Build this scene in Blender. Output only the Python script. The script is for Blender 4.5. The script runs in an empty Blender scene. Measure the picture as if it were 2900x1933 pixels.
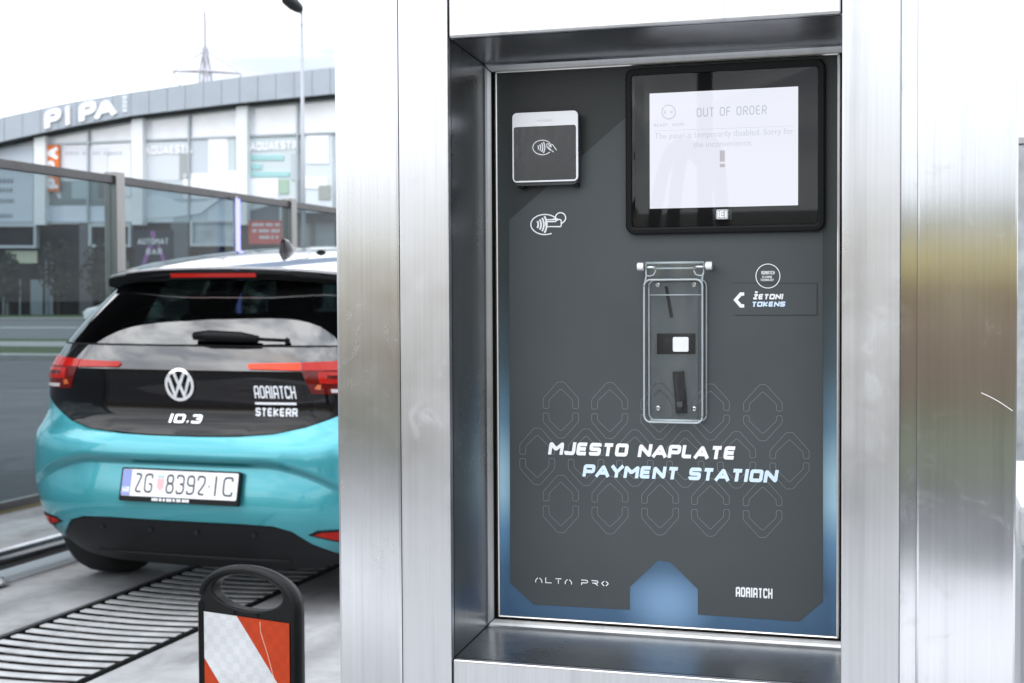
import bpy, bmesh, math, random
from mathutils import Vector, Matrix
from mathutils.geometry import delaunay_2d_cdt
random.seed(4)
SC = bpy.context.scene
COL = SC.collection
R = math.radians

# ------------------------------------------------------------------ camera
CAMH = 1.27
YAW, PIT, ROL = R(16.89), R(1.80), R(-0.31)
FPX = 3941.0 * 2352 / 2900
_cy, _sy = math.cos(YAW), math.sin(YAW)
FWD = Vector((-_sy * math.cos(PIT), _cy * math.cos(PIT), -math.sin(PIT)))
_rt = Vector((_cy, _sy, 0)); _up = _rt.cross(FWD)
RT = _rt * math.cos(ROL) + _up * math.sin(ROL)
UP = _up * math.cos(ROL) - _rt * math.sin(ROL)
CAMP = Vector((0, 0, CAMH))
cam_d = bpy.data.cameras.new('camera')
cam = bpy.data.objects.new('camera', cam_d)
COL.objects.link(cam)
m = Matrix((RT, UP, -FWD)).transposed().to_4x4()
m.translation = CAMP
cam.matrix_world = m
cam_d.sensor_width = 36.0
cam_d.lens = 3941.0 / 2900 * 36
cam_d.clip_start = 0.05
cam_d.clip_end = 3000
cam_d.dof.use_dof = True
cam_d.dof.focus_distance = 1.76
cam_d.dof.aperture_fstop = 12
SC.camera = cam

# ------------------------------------------------------------------ sky
SUN_EL, SUN_AZ = R(48), R(205)          # azimuth measured clockwise from +Y
world = bpy.data.worlds.new('World')
SC.world = world
world.use_nodes = True
wn = world.node_tree; wn.nodes.clear()
def wnode(t, **k):
    n = wn.nodes.new(t)
    for a, b in k.items(): setattr(n, a, b)
    return n
w_out = wnode('ShaderNodeOutputWorld'); w_bg = wnode('ShaderNodeBackground')
w_sky = wnode('ShaderNodeTexSky', sky_type='NISHITA')
w_sky.sun_disc = False; w_sky.sun_elevation = SUN_EL; w_sky.sun_rotation = SUN_AZ
w_sky.air_density = 1.0; w_sky.dust_density = 2.0
w_tc = wnode('ShaderNodeTexCoord'); w_map = wnode('ShaderNodeMapping')
w_map.inputs['Scale'].default_value = (1.6, 1.6, 6.5); w_map.inputs['Rotation'].default_value = (0, 0, R(-141.4)); w_map.inputs['Location'].default_value = (3.1, 1.7, 0.4)
w_no = wnode('ShaderNodeTexNoise'); w_no.inputs['Scale'].default_value = 1.9; w_no.inputs['Detail'].default_value = 7; w_no.inputs['Roughness'].default_value = .55
w_cr = wnode('ShaderNodeValToRGB')
w_cr.color_ramp.elements[0].position = .36; w_cr.color_ramp.elements[0].color = (7.6, 8.5, 10.0, 1)
w_cr.color_ramp.elements[1].position = .56; w_cr.color_ramp.elements[1].color = (20.5, 21.0, 21.8, 1)
w_no2 = wnode('ShaderNodeTexNoise'); w_no2.inputs['Scale'].default_value = 1.1; w_no2.inputs['Detail'].default_value = 5
w_cov = wnode('ShaderNodeMapRange'); w_cov.inputs[1].default_value = .36; w_cov.inputs[2].default_value = .47
w_mix = wnode('ShaderNodeMix', data_type='RGBA')
L = wn.links.new
L(w_tc.outputs['Generated'], w_map.inputs['Vector'])
L(w_map.outputs[0], w_no.inputs['Vector']); L(w_map.outputs[0], w_no2.inputs['Vector'])
L(w_no.outputs['Fac'], w_cr.inputs[0]); L(w_no2.outputs['Fac'], w_cov.inputs[0])
L(w_cov.outputs[0], w_mix.inputs['Factor']); L(w_sky.outputs[0], w_mix.inputs['A']); L(w_cr.outputs[0], w_mix.inputs['B'])
w_sep = wnode('ShaderNodeSeparateXYZ'); L(w_tc.outputs['Generated'], w_sep.inputs[0])      # overcast sky: brighter overhead than at the horizon
w_cie = wnode('ShaderNodeMapRange'); w_cie.inputs[1].default_value = 0; w_cie.inputs[2].default_value = 1; w_cie.inputs[3].default_value = .84; w_cie.inputs[4].default_value = 1.55; L(w_sep.outputs['Z'], w_cie.inputs[0])
w_sc = wnode('ShaderNodeVectorMath', operation='SCALE'); L(w_mix.outputs['Result'], w_sc.inputs[0]); L(w_cie.outputs[0], w_sc.inputs['Scale'])
L(w_sc.outputs[0], w_bg.inputs['Color']); w_bg.inputs['Strength'].default_value = 0.10
L(w_bg.outputs[0], w_out.inputs[0])

sun_d = bpy.data.lights.new('sun', 'SUN'); sun = bpy.data.objects.new('sun', sun_d); COL.objects.link(sun)
sun_d.energy = 0.9; sun_d.angle = R(85); sun_d.color = (1, .965, .91)
sd = Vector((math.sin(SUN_AZ) * math.cos(SUN_EL), math.cos(SUN_AZ) * math.cos(SUN_EL), math.sin(SUN_EL)))
sun.rotation_euler = sd.to_track_quat('Z', 'Y').to_euler()

SC.view_settings.view_transform = 'Standard'
SC.view_settings.look = 'None'
SC.view_settings.exposure = 0.28
SC.view_settings.gamma = 1.0
SC.cycles.use_denoising = True
SC.cycles.max_bounces = 10
SC.cycles.transparent_max_bounces = 16
SC.cycles.caustics_reflective = False
SC.cycles.caustics_refractive = False
SC.cycles.sample_clamp_indirect = 6

# ------------------------------------------------------------------ helpers
def ray(x, y):                              # direction through a point of the photograph (2352 px wide)
    return FWD + RT * ((x - 1176) / FPX) - UP * ((y - 783.9) / FPX)
def onY(x, y, Y):
    d = ray(x, y); return CAMP + d * (Y / d.y)
def onX(x, y, X):
    d = ray(x, y); return CAMP + d * (X / d.x)
def onZ(x, y, Z):
    d = ray(x, y); return CAMP + d * ((Z - CAMH) / d.z)
def s2(x, y):                               # 2900-px source coordinates to 2352
    k = 2352 / 2900; return x * k, y * k

def prop(o, label=None, cat=None, group=None, kind=None):
    if label: o['label'] = label
    if cat: o['category'] = cat
    if group: o['group'] = group
    if kind: o['kind'] = kind
    return o
def empty(name, loc, label=None, cat=None, group=None, rz=0):
    o = bpy.data.objects.new(name, None); COL.objects.link(o)
    o.location = loc; o.rotation_euler = (0, 0, rz); o.empty_display_size = .1
    return prop(o, label, cat, group)
def root_of(o):
    while o.parent: o = o.parent
    return o
def mk(name, V, F, mat, parent=None, smooth=False, local=False):
    me = bpy.data.meshes.new(name)
    off = Vector((0, 0, 0))
    if parent is not None and not local: off = Vector(root_of(parent).location)
    me.from_pydata([Vector(v) - off for v in V], [], F)
    me.update()
    if smooth:
        for p in me.polygons: p.use_smooth = True
    if mat: me.materials.append(mat)
    o = bpy.data.objects.new(name, me); COL.objects.link(o)
    if parent is not None: o.parent = parent
    return o
def share(src, name, loc, parent=None):
    o = bpy.data.objects.new(name, src.data); COL.objects.link(o); o.location = loc
    if parent is not None: o.parent = parent
    return o
def recalc(o):
    bm = bmesh.new(); bm.from_mesh(o.data)
    bmesh.ops.recalc_face_normals(bm, faces=bm.faces); bm.to_mesh(o.data); bm.free(); return o
def boxg(x0, x1, y0, y1, z0, z1, bev=0, seg=2):
    bm = bmesh.new()
    bmesh.ops.create_cube(bm, size=1)
    for v in bm.verts:
        v.co = Vector((x0 if v.co.x < 0 else x1, y0 if v.co.y < 0 else y1, z0 if v.co.z < 0 else z1))
    if bev: bmesh.ops.bevel(bm, geom=list(bm.edges), offset=bev, segments=seg, profile=.6, affect='EDGES')
    bmesh.ops.recalc_face_normals(bm, faces=bm.faces)
    bm.verts.index_update()
    V = [tuple(v.co) for v in bm.verts]; F = [[v.index for v in f.verts] for f in bm.faces]; bm.free()
    return V, F
def box(name, x0, x1, y0, y1, z0, z1, mat, parent=None, bev=0, seg=2, local=False):
    V, F = boxg(min(x0, x1), max(x0, x1), min(y0, y1), max(y0, y1), min(z0, z1), max(z0, z1), bev, seg)
    return mk(name, V, F, mat, parent, local=local)
def joing(parts):
    V, F = [], []
    for v, f in parts:
        n = len(V); V += list(v); F += [[i + n for i in q] for q in f]
    return V, F
def tubeg(pts, r, n=10, cap=True):
    pts = [Vector(p) for p in pts]; V, F = [], []
    ref = Vector((0, 0, 1))
    for i, p in enumerate(pts):
        t = (pts[min(i + 1, len(pts) - 1)] - pts[max(i - 1, 0)]).normalized()
        a = t.cross(ref)
        if a.length < .05: a = t.cross(Vector((1, 0, 0)))
        a.normalize(); b = t.cross(a)
        rr = r[i] if isinstance(r, (list, tuple)) else r
        for k in range(n):
            an = 2 * math.pi * k / n; V.append(p + a * (math.cos(an) * rr) + b * (math.sin(an) * rr))
    for i in range(len(pts) - 1):
        for k in range(n):
            F.append([i * n + k, i * n + (k + 1) % n, (i + 1) * n + (k + 1) % n, (i + 1) * n + k])
    if cap: F.append(list(range(n))[::-1]); F.append([(len(pts) - 1) * n + k for k in range(n)])
    return V, F
def prismg(poly, f0, f1):
    """polygon of 2-D points; f0 / f1 map (u, v) to the front and the back point"""
    n = len(poly); V = [f0(*p) for p in poly] + [f1(*p) for p in poly]
    F = [list(range(n)), list(range(n, 2 * n))[::-1]] + [[i, i + n, (i + 1) % n + n, (i + 1) % n] for i in range(n)]
    return V, F
def cdt(outer, holes=(), grid=None, lines=()):
    """triangles inside a polygon with holes; optional inner grid points and constraint lines"""
    P, E = [], []
    def ring(r):
        n = len(P); P.extend(Vector(p) for p in r); E.extend((n + i, n + (i + 1) % len(r)) for i in range(len(r)))
    ring(outer)
    for h in holes: ring(h)
    for l in lines:
        n = len(P); P.extend(Vector(p) for p in l); E.extend((n + i, n + i + 1) for i in range(len(l) - 1))
    if grid:
        xs = [p[0] for p in outer]; ys = [p[1] for p in outer]
        x = min(xs) + grid * .5
        while x < max(xs):
            y = min(ys) + grid * .5
            while y < max(ys):
                if inside((x, y), outer) and edge_dist((x, y), outer) > grid * .35 and not any(abs(lx - x) < grid * .6 and abs(ly - y) < grid * .6 for l in lines for lx, ly in l): P.append(Vector((x, y)))
                y += grid
            x += grid
    r = delaunay_2d_cdt(P, E, [], 0, 1e-6)
    V = [(v.x, v.y) for v in r[0]]; F = []
    for t in r[2]:
        c = (sum(V[i][0] for i in t) / 3, sum(V[i][1] for i in t) / 3)
        if inside(c, outer) and not any(inside(c, h) for h in holes): F.append(list(t))
    return V, F
def inside(p, poly):
    c = False; n = len(poly); j = n - 1
    for i in range(n):
        a, b = poly[i], poly[j]
        if (a[1] > p[1]) != (b[1] > p[1]) and p[0] < (b[0] - a[0]) * (p[1] - a[1]) / (b[1] - a[1]) + a[0]: c = not c
        j = i
    return c
def edge_dist(p, poly):
    p = Vector(p[:2]); d = 1e9
    for i in range(len(poly)):
        a = Vector(poly[i][:2]); b = Vector(poly[(i + 1) % len(poly)][:2]); ab = b - a
        t = max(0, min(1, (p - a).dot(ab) / max(ab.length_squared, 1e-12))); d = min(d, (a + ab * t - p).length)
    return d
def dens(poly, step, closed=True):
    o = []
    n = len(poly)
    for i in range(n if closed else n - 1):
        a = Vector(poly[i]); b = Vector(poly[(i + 1) % n]); k = max(1, int((b - a).length / step))
        o += [tuple(a.lerp(b, j / k)) for j in range(k)]
    if not closed: o.append(tuple(poly[-1]))
    return o
def rrect(x0, x1, y0, y1, r, n=6):
    o = []
    for cx, cy, a0 in ((x1 - r, y1 - r, 0), (x0 + r, y1 - r, 90), (x0 + r, y0 + r, 180), (x1 - r, y0 + r, 270)):
        for k in range(n + 1):
            a = R(a0 + 90 * k / n); o.append((cx + r * math.cos(a), cy + r * math.sin(a)))
    return o
def ell(cx, cy, rx, ry, n=32, a0=0, a1=360):
    full = abs(a1 - a0) >= 360
    return [(cx + rx * math.cos(R(a0 + (a1 - a0) * k / (n if full else n - 1))), cy + ry * math.sin(R(a0 + (a1 - a0) * k / (n if full else n - 1)))) for k in range(n)]
def roundpts(pts, r, closed=False, n=4):
    pts = [Vector(p) for p in pts]
    if r <= 0: return pts
    out = []; N = len(pts)
    for i, p in enumerate(pts):
        if not closed and i in (0, N - 1): out.append(p); continue
        a = pts[(i - 1) % N]; b = pts[(i + 1) % N]
        va = a - p; vb = b - p
        if va.length < 1e-9 or vb.length < 1e-9: continue
        if abs(va.normalized().cross(vb.normalized())) < .05: out.append(p); continue
        d = min(r, va.length * .49, vb.length * .49)
        s = p + va.normalized() * d; e = p + vb.normalized() * d
        for k in range(n + 1):
            t = k / n; out.append((s * (1 - t) + p * t) * (1 - t) + (p * (1 - t) + e * t) * t)
    return out
def ribbon(pts, w, closed=False):
    pts = [Vector(p) for p in pts]; N = len(pts); A, B = [], []
    for i, p in enumerate(pts):
        pr = pts[(i - 1) % N] if (closed or i > 0) else None
        nx = pts[(i + 1) % N] if (closed or i < N - 1) else None
        d1 = (p - pr).normalized() if pr is not None else None
        d2 = (nx - p).normalized() if nx is not None else None
        if d1 is None: d1 = d2
        if d2 is None: d2 = d1
        n1 = Vector((-d1.y, d1.x)); n2 = Vector((-d2.y, d2.x)); mm = n1 + n2
        if mm.length < .2: mm = n1
        mm.normalize(); k = 1 / max(.4, mm.dot(n1))
        A.append(p + mm * (w * .5 * k)); B.append(p - mm * (w * .5 * k))
    V = A + B; F = []
    for i in range(N if closed else N - 1):
        j = (i + 1) % N; F.append([i, N + i, N + j, j])
    return [tuple(v) for v in V], F

def union2d(V, F):
    """one flat, non-overlapping mesh out of overlapping faces"""
    T = []
    for f in F:
        for i in range(1, len(f) - 1):
            a, b, c = (Vector(V[j][:2]) for j in (f[0], f[i], f[i + 1])); ar = (b - a).cross(c - a)
            if abs(ar) < 1e-14: continue
            T.append([f[0], f[i], f[i + 1]] if ar > 0 else [f[0], f[i + 1], f[i]])
    sc = max(max(abs(v[0]) for v in V), max(abs(v[1]) for v in V), 1e-6)
    r = delaunay_2d_cdt([Vector((v[0] / sc, v[1] / sc)) for v in V], [], T, 0, 1e-7)
    return [(v.x * sc, v.y * sc) for v in r[0]], [list(f) for f, og in zip(r[2], r[5]) if og]

# stroke lettering: every letter is a set of strokes in a unit box
G = {
 'A': (.72, [[(0, 0), (.5, 1), (1, 0)], [(.2, .28), (.8, .28)]]), 'B': (.6, [[(0, 0), (0, 1), (.9, 1), (.9, .54), (0, .54)], [(.9, .54), (1, .54), (1, 0), (0, 0)]]),
 'C': (.6, [[(1, .78), (1, 1), (0, 1), (0, 0), (1, 0), (1, .22)]]), 'D': (.62, [[(0, 0), (0, 1), (1, 1), (1, 0), (0, 0)]]),
 'E': (.56, [[(1, 1), (0, 1), (0, 0), (1, 0)], [(0, .5), (.92, .5)]]), 'F': (.54, [[(1, 1), (0, 1), (0, 0)], [(0, .5), (.9, .5)]]),
 'G': (.62, [[(1, .78), (1, 1), (0, 1), (0, 0), (1, 0), (1, .46), (.55, .46)]]), 'H': (.62, [[(0, 0), (0, 1)], [(1, 0), (1, 1)], [(0, .5), (1, .5)]]),
 'I': (.04, [[(.5, 0), (.5, 1)]]), 'J': (.52, [[(1, 1), (1, 0), (0, 0), (0, .24)]]), 'K': (.6, [[(0, 0), (0, 1)], [(1, 1), (.12, .48), (1, 0)]]),
 'L': (.52, [[(0, 1), (0, 0), (1, 0)]]), 'M': (.8, [[(0, 0), (0, 1), (.5, .4), (1, 1), (1, 0)]]), 'N': (.66, [[(0, 0), (0, 1), (1, 0), (1, 1)]]),
 'O': (.64, [[(0, 0), (0, 1), (1, 1), (1, 0), (0, 0)]]), 'P': (.6, [[(0, 0), (0, 1), (1, 1), (1, .4), (0, .4)]]),
 'Q': (.64, [[(0, 0), (0, 1), (1, 1), (1, 0), (0, 0)], [(.6, .3), (1.1, -.1)]]),
 'R': (.6, [[(0, 0), (0, 1), (1, 1), (1, .44), (0, .44)], [(.5, .44), (1, 0)]]), 'S': (.58, [[(1, .8), (1, 1), (0, 1), (0, .5), (1, .5), (1, 0), (0, 0), (0, .2)]]),
 'T': (.58, [[(0, 1), (1, 1)], [(.5, 1), (.5, 0)]]), 'U': (.62, [[(0, 1), (0, 0), (1, 0), (1, 1)]]), 'V': (.66, [[(0, 1), (.5, 0), (1, 1)]]),
 'W': (.9, [[(0, 1), (.25, 0), (.5, .75), (.75, 0), (1, 1)]]), 'Y': (.62, [[(0, 1), (.5, .42), (1, 1)], [(.5, .42), (.5, 0)]]),
 'Z': (.56, [[(0, 1), (1, 1), (0, 0), (1, 0)]]), '2': (.54, [[(0, .76), (0, 1), (1, 1), (1, .6), (0, 0), (1, 0)]]),
 '3': (.54, [[(0, .82), (0, 1), (1, 1), (1, .52), (.4, .52)], [(.4, .52), (1, .52), (1, 0), (0, 0), (0, .18)]]),
 '8': (.54, [[(.05, 1), (.95, 1), (.95, .53), (.05, .53), (.05, 1)], [(0, .53), (1, .53), (1, 0), (0, 0), (0, .53)]]),
 '9': (.54, [[(1, .46), (0, .46), (0, 1), (1, 1), (1, 0), (0, 0), (0, .18)]]), '-': (.12, [[(0, .5), (1, .5)]]), '.': (.1, [[(0, .07), (1, .07)]]),
 '!': (.1, [[(.5, .32), (.5, 1)], [(.5, 0), (.5, .14)]]), ' ': (.3, []),
}
GT = dict(G)                                   # arched lettering of the maker's mark
GT.update({'A': (.52, [[(0, 0), (0, 1), (1, 1), (1, 0)], [(0, .36), (1, .36)]]), 'D': (.52, G['D'][1]), 'R': (.5, [[(0, 0), (0, 1), (1, 1), (1, .5), (0, .5)], [(.9, .5), (1, .4), (1, 0)]]),
           'T': (.5, G['T'][1]), 'C': (.48, G['C'][1]), 'H': (.5, G['H'][1])})
GA = dict(G)                                   # open angular lettering
GA.update({'A': (.95, [[(0, 0), (0, .42), (.36, .95)], [(.64, .95), (1, .42), (1, 0)]]), 'L': (.9, [[(0, 1), (0, 0), (1, 0)]]), 'T': (.9, [[(0, 1), (1, 1)], [(.5, .8), (.5, 0)]]),
           'P': (.95, [[(0, 1), (.85, 1), (1, .82), (1, .6), (.85, .42), (.05, .42), (.05, 0)]]), 'R': (.95, [[(0, 1), (.85, 1), (1, .82), (1, .66), (.85, .48), (.1, .48)], [(.5, .44), (1, 0)]]),
           'O': (.95, [[(.36, 1), (0, .55), (0, .45), (.36, 0)], [(.64, 1), (1, .55), (1, .45), (.64, 0)]])})
def strokes(txt, font=G, wf=1.0, gap=.2, w=.12, r=.12, slant=0):
    """flat lettering, height 1, starting at 0; returns V, F, width"""
    x = 0; VV, FF = [], []
    for ch in txt:
        gw, pl = font[ch]; gw *= wf
        for st in pl:
            h = 1 - w
            q = [(x + w * .5 + a * gw, w * .5 + b * h) for a, b in st]
            cl = len(q) > 3 and q[0] == q[-1]
            if cl: q = q[:-1]
            q = roundpts(q, r, cl)
            if not cl and len(q) > 1:
                a = Vector(q[0]); b = Vector(q[1]); c = Vector(q[-1]); d = Vector(q[-2])
                e0 = .5 * w; q[0] = a + (a - b).normalized() * (e0 if st[0][1] in (0, 1) and abs((a - b).normalized().y) > .7 else 0)
                q[-1] = c + (c - d).normalized() * (e0 if st[-1][1] in (0, 1) and abs((c - d).normalized().y) > .7 else 0)
            V, F = ribbon(q, w, cl)
            n = len(VV); VV += [(vx + slant * vy, vy) for vx, vy in V]; FF += [[i + n for i in f] for f in F]
        x += gw + w + gap
    VV, FF = union2d(VV, FF)
    return VV, FF, x - gap
def text_on(name, txt, fmap, width, height, mat, parent, local=False, **k):
    V, F, wd = strokes(txt, **k)
    return mk(name, [fmap(a / wd * width, b * height) for a, b in V], F, mat, parent, local=local)
def bfont(txt, size=1.0):
    cu = bpy.data.curves.new('tmp', 'FONT'); cu.body = txt; cu.size = size; cu.resolution_u = 3
    o = bpy.data.objects.new('tmp', cu); COL.objects.link(o)
    bpy.context.view_layer.update()
    me = bpy.data.meshes.new_from_object(o.evaluated_get(bpy.context.evaluated_depsgraph_get()))
    V = [(v.co.x, v.co.y) for v in me.vertices]; F = [list(p.vertices) for p in me.polygons]
    bpy.data.objects.remove(o); bpy.data.curves.remove(cu); bpy.data.meshes.remove(me)
    return V, F

# ------------------------------------------------------------------ materials
def nt(name):
    m = bpy.data.materials.new(name); m.use_nodes = True
    t = m.node_tree; t.nodes.clear()
    o = t.nodes.new('ShaderNodeOutputMaterial'); return m, t, o
def pb(name, col, rough=.5, metal=0, coat=0, var=0, vscale=8, bump=0, bscale=60, stretch=(1, 1, 1), spec=.5, emis=None, estr=0, rvar=0, coatr=.03, sheen=0, transm=0, ior=1.45, alpha=1):
    m, t, o = nt(name)
    b = t.nodes.new('ShaderNodeBsdfPrincipled'); t.links.new(b.outputs[0], o.inputs[0])
    b.inputs['Base Color'].default_value = (*col, 1); b.inputs['Roughness'].default_value = rough
    b.inputs['Metallic'].default_value = metal; b.inputs['Coat Weight'].default_value = coat; b.inputs['Coat Roughness'].default_value = coatr
    b.inputs['Specular IOR Level'].default_value = spec; b.inputs['Transmission Weight'].default_value = transm; b.inputs['IOR'].default_value = ior
    if emis: b.inputs['Emission Color'].default_value = (*emis, 1); b.inputs['Emission Strength'].default_value = estr
    if var or bump or rvar:
        tc = t.nodes.new('ShaderNodeTexCoord'); mp = t.nodes.new('ShaderNodeMapping'); mp.inputs['Scale'].default_value = stretch
        t.links.new(tc.outputs['Object'], mp.inputs[0])
    if var or rvar:
        n = t.nodes.new('ShaderNodeTexNoise'); n.inputs['Scale'].default_value = vscale; n.inputs['Detail'].default_value = 6; n.inputs['Roughness'].default_value = .6
        t.links.new(mp.outputs[0], n.inputs['Vector'])
        if var:
            mr = t.nodes.new('ShaderNodeMapRange'); mr.inputs[1].default_value = .3; mr.inputs[2].default_value = .7; mr.inputs[3].default_value = 1 - var; mr.inputs[4].default_value = 1 + var
            t.links.new(n.outputs['Fac'], mr.inputs[0])
            mx = t.nodes.new('ShaderNodeVectorMath'); mx.operation = 'SCALE'; mx.inputs[0].default_value = col
            t.links.new(mr.outputs[0], mx.inputs['Scale']); t.links.new(mx.outputs[0], b.inputs['Base Color'])
        if rvar:
            mr = t.nodes.new('ShaderNodeMapRange'); mr.inputs[1].default_value = .3; mr.inputs[2].default_value = .7; mr.inputs[3].default_value = max(.02, rough - rvar); mr.inputs[4].default_value = rough + rvar
            t.links.new(n.outputs['Fac'], mr.inputs[0]); t.links.new(mr.outputs[0], b.inputs['Roughness'])
    if bump:
        n2 = t.nodes.new('ShaderNodeTexNoise'); n2.inputs['Scale'].default_value = bscale; n2.inputs['Detail'].default_value = 5
        t.links.new(mp.outputs[0], n2.inputs['Vector'])
        bp = t.nodes.new('ShaderNodeBump'); bp.inputs['Strength'].default_value = bump; bp.inputs['Distance'].default_value = .3 / bscale
        t.links.new(n2.outputs['Fac'], bp.inputs['Height']); t.links.new(bp.outputs[0], b.inputs['Normal'])
    return m
def steel(name, col=(.60, .61, .625), rough=.15, aniso=.82, axis='Z', rot=0.0, var=.07, stretch=(260, 260, 2.2), dirt=.06, smudge=.07):
    m, t, o = nt(name)
    b = t.nodes.new('ShaderNodeBsdfPrincipled'); t.links.new(b.outputs[0], o.inputs[0])
    b.inputs['Metallic'].default_value = 1; b.inputs['Anisotropic'].default_value = aniso; b.inputs['Anisotropic Rotation'].default_value = rot
    tg = t.nodes.new('ShaderNodeTangent'); tg.direction_type = 'RADIAL'; tg.axis = axis; t.links.new(tg.outputs[0], b.inputs['Tangent'])
    tc = t.nodes.new('ShaderNodeTexCoord'); mp = t.nodes.new('ShaderNodeMapping'); mp.inputs['Scale'].default_value = stretch
    t.links.new(tc.outputs['Object'], mp.inputs[0])
    n = t.nodes.new('ShaderNodeTexNoise'); n.inputs['Scale'].default_value = 1; n.inputs['Detail'].default_value = 4; n.inputs['Roughness'].default_value = .7
    t.links.new(mp.outputs[0], n.inputs['Vector'])
    n2 = t.nodes.new('ShaderNodeTexNoise'); n2.inputs['Scale'].default_value = 7; n2.inputs['Detail'].default_value = 5
    t.links.new(tc.outputs['Object'], n2.inputs['Vector'])
    a = t.nodes.new('ShaderNodeMapRange'); a.inputs[1].default_value = .3; a.inputs[2].default_value = .7; a.inputs[3].default_value = 1 - var; a.inputs[4].default_value = 1 + var * .6
    t.links.new(n.outputs['Fac'], a.inputs[0])
    a2 = t.nodes.new('ShaderNodeMapRange'); a2.inputs[1].default_value = .35; a2.inputs[2].default_value = .65; a2.inputs[3].default_value = 1 - dirt; a2.inputs[4].default_value = 1
    t.links.new(n2.outputs['Fac'], a2.inputs[0])
    mu = t.nodes.new('ShaderNodeMath'); mu.operation = 'MULTIPLY'; t.links.new(a.outputs[0], mu.inputs[0]); t.links.new(a2.outputs[0], mu.inputs[1])
    mp3 = t.nodes.new('ShaderNodeMapping'); mp3.inputs['Scale'].default_value = (34, 34, 1.1); t.links.new(tc.outputs['Object'], mp3.inputs[0])
    n3 = t.nodes.new('ShaderNodeTexNoise'); n3.inputs['Scale'].default_value = 1; n3.inputs['Detail'].default_value = 3; t.links.new(mp3.outputs[0], n3.inputs['Vector'])
    a3 = t.nodes.new('ShaderNodeMapRange'); a3.inputs[1].default_value = .56; a3.inputs[2].default_value = .70; a3.inputs[3].default_value = 1; a3.inputs[4].default_value = .86; t.links.new(n3.outputs['Fac'], a3.inputs[0])
    mu2 = t.nodes.new('ShaderNodeMath'); mu2.operation = 'MULTIPLY'; t.links.new(mu.outputs[0], mu2.inputs[0]); t.links.new(a3.outputs[0], mu2.inputs[1]); mu = mu2
    sc = t.nodes.new('ShaderNodeVectorMath'); sc.operation = 'SCALE'; sc.inputs[0].default_value = col
    t.links.new(mu.outputs[0], sc.inputs['Scale']); t.links.new(sc.outputs[0], b.inputs['Base Color'])
    ro = t.nodes.new('ShaderNodeMapRange'); ro.inputs[1].default_value = .3; ro.inputs[2].default_value = .7; ro.inputs[3].default_value = rough * .8; ro.inputs[4].default_value = rough * 1.2
    t.links.new(n2.outputs['Fac'], ro.inputs[0])
    n4 = t.nodes.new('ShaderNodeTexNoise'); n4.inputs['Scale'].default_value = 17; n4.inputs['Detail'].default_value = 7; n4.inputs['Roughness'].default_value = .72; n4.inputs['Distortion'].default_value = 1.4; t.links.new(tc.outputs['Object'], n4.inputs['Vector'])
    sm = t.nodes.new('ShaderNodeMapRange'); sm.inputs[1].default_value = .56; sm.inputs[2].default_value = .66; sm.inputs[3].default_value = 0; sm.inputs[4].default_value = smudge; t.links.new(n4.outputs['Fac'], sm.inputs[0])
    ad = t.nodes.new('ShaderNodeMath'); ad.operation = 'ADD'; t.links.new(ro.outputs[0], ad.inputs[0]); t.links.new(sm.outputs[0], ad.inputs[1]); t.links.new(ad.outputs[0], b.inputs['Roughness'])
    bp = t.nodes.new('ShaderNodeBump'); bp.inputs['Strength'].default_value = .05; bp.inputs['Distance'].default_value = .001
    t.links.new(n.outputs['Fac'], bp.inputs['Height']); t.links.new(bp.outputs[0], b.inputs['Normal'])
    return m
def clear(name, tint=(.9, .95, .95), rough=0.0, ior=1.45, gloss=1.0):
    """thin clear sheet: lets light through, mirrors by Fresnel"""
    m, t, o = nt(name)
    tr = t.nodes.new('ShaderNodeBsdfTransparent'); tr.inputs[0].default_value = (*tint, 1)
    gl = t.nodes.new('ShaderNodeBsdfGlossy'); gl.inputs['Roughness'].default_value = rough; gl.inputs[0].default_value = (gloss, gloss, gloss, 1)
    f0 = ((ior - 1) / (ior + 1)) ** 2
    lw = t.nodes.new('ShaderNodeLayerWeight'); lw.inputs[0].default_value = .5
    pw = t.nodes.new('ShaderNodeMath'); pw.operation = 'POWER'; pw.inputs[1].default_value = 5; t.links.new(lw.outputs['Facing'], pw.inputs[0])
    fr = t.nodes.new('ShaderNodeMath'); fr.operation = 'MULTIPLY_ADD'; fr.inputs[1].default_value = 1 - f0; fr.inputs[2].default_value = f0; t.links.new(pw.outputs[0], fr.inputs[0])
    mx = t.nodes.new('ShaderNodeMixShader'); t.links.new(fr.outputs[0], mx.inputs[0]); t.links.new(tr.outputs[0], mx.inputs[1]); t.links.new(gl.outputs[0], mx.inputs[2])
    t.links.new(mx.outputs[0], o.inputs[0]); return m
def emit(name, col, s):
    m, t, o = nt(name); e = t.nodes.new('ShaderNodeEmission'); e.inputs[0].default_value = (*col, 1); e.inputs[1].default_value = s
    t.links.new(e.outputs[0], o.inputs[0]); return m

STEEL = steel('brushed_steel')
STEEL_R = steel('satin_brushed_steel', col=(.62, .63, .65), rough=.34, aniso=.55)
STEEL_L = steel('worn_brushed_steel', rough=.24, aniso=.7, smudge=.03)
STEEL_H = steel('smooth_steel', col=(.40, .41, .42), rough=.30, aniso=.3, var=.06, stretch=(90, 90, 12), smudge=.03)
STEEL_D = pb('dull_steel', (.42, .42, .43), .34, 1, var=.12, vscale=20)
BLACK = pb('black_plastic', (.005, .0055, .006), .34, bump=.01, bscale=700, spec=.16)
BLACKM = pb('matt_black', (.006, .0065, .007), .65, spec=.3)
VOID = pb('dark_gap', (.004, .004, .004), .9)
WHITE_P = pb('white_print', (.82, .83, .85), .45)
ICE_P = pb('ice_blue_print', (.62, .76, .93), .45)
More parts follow.
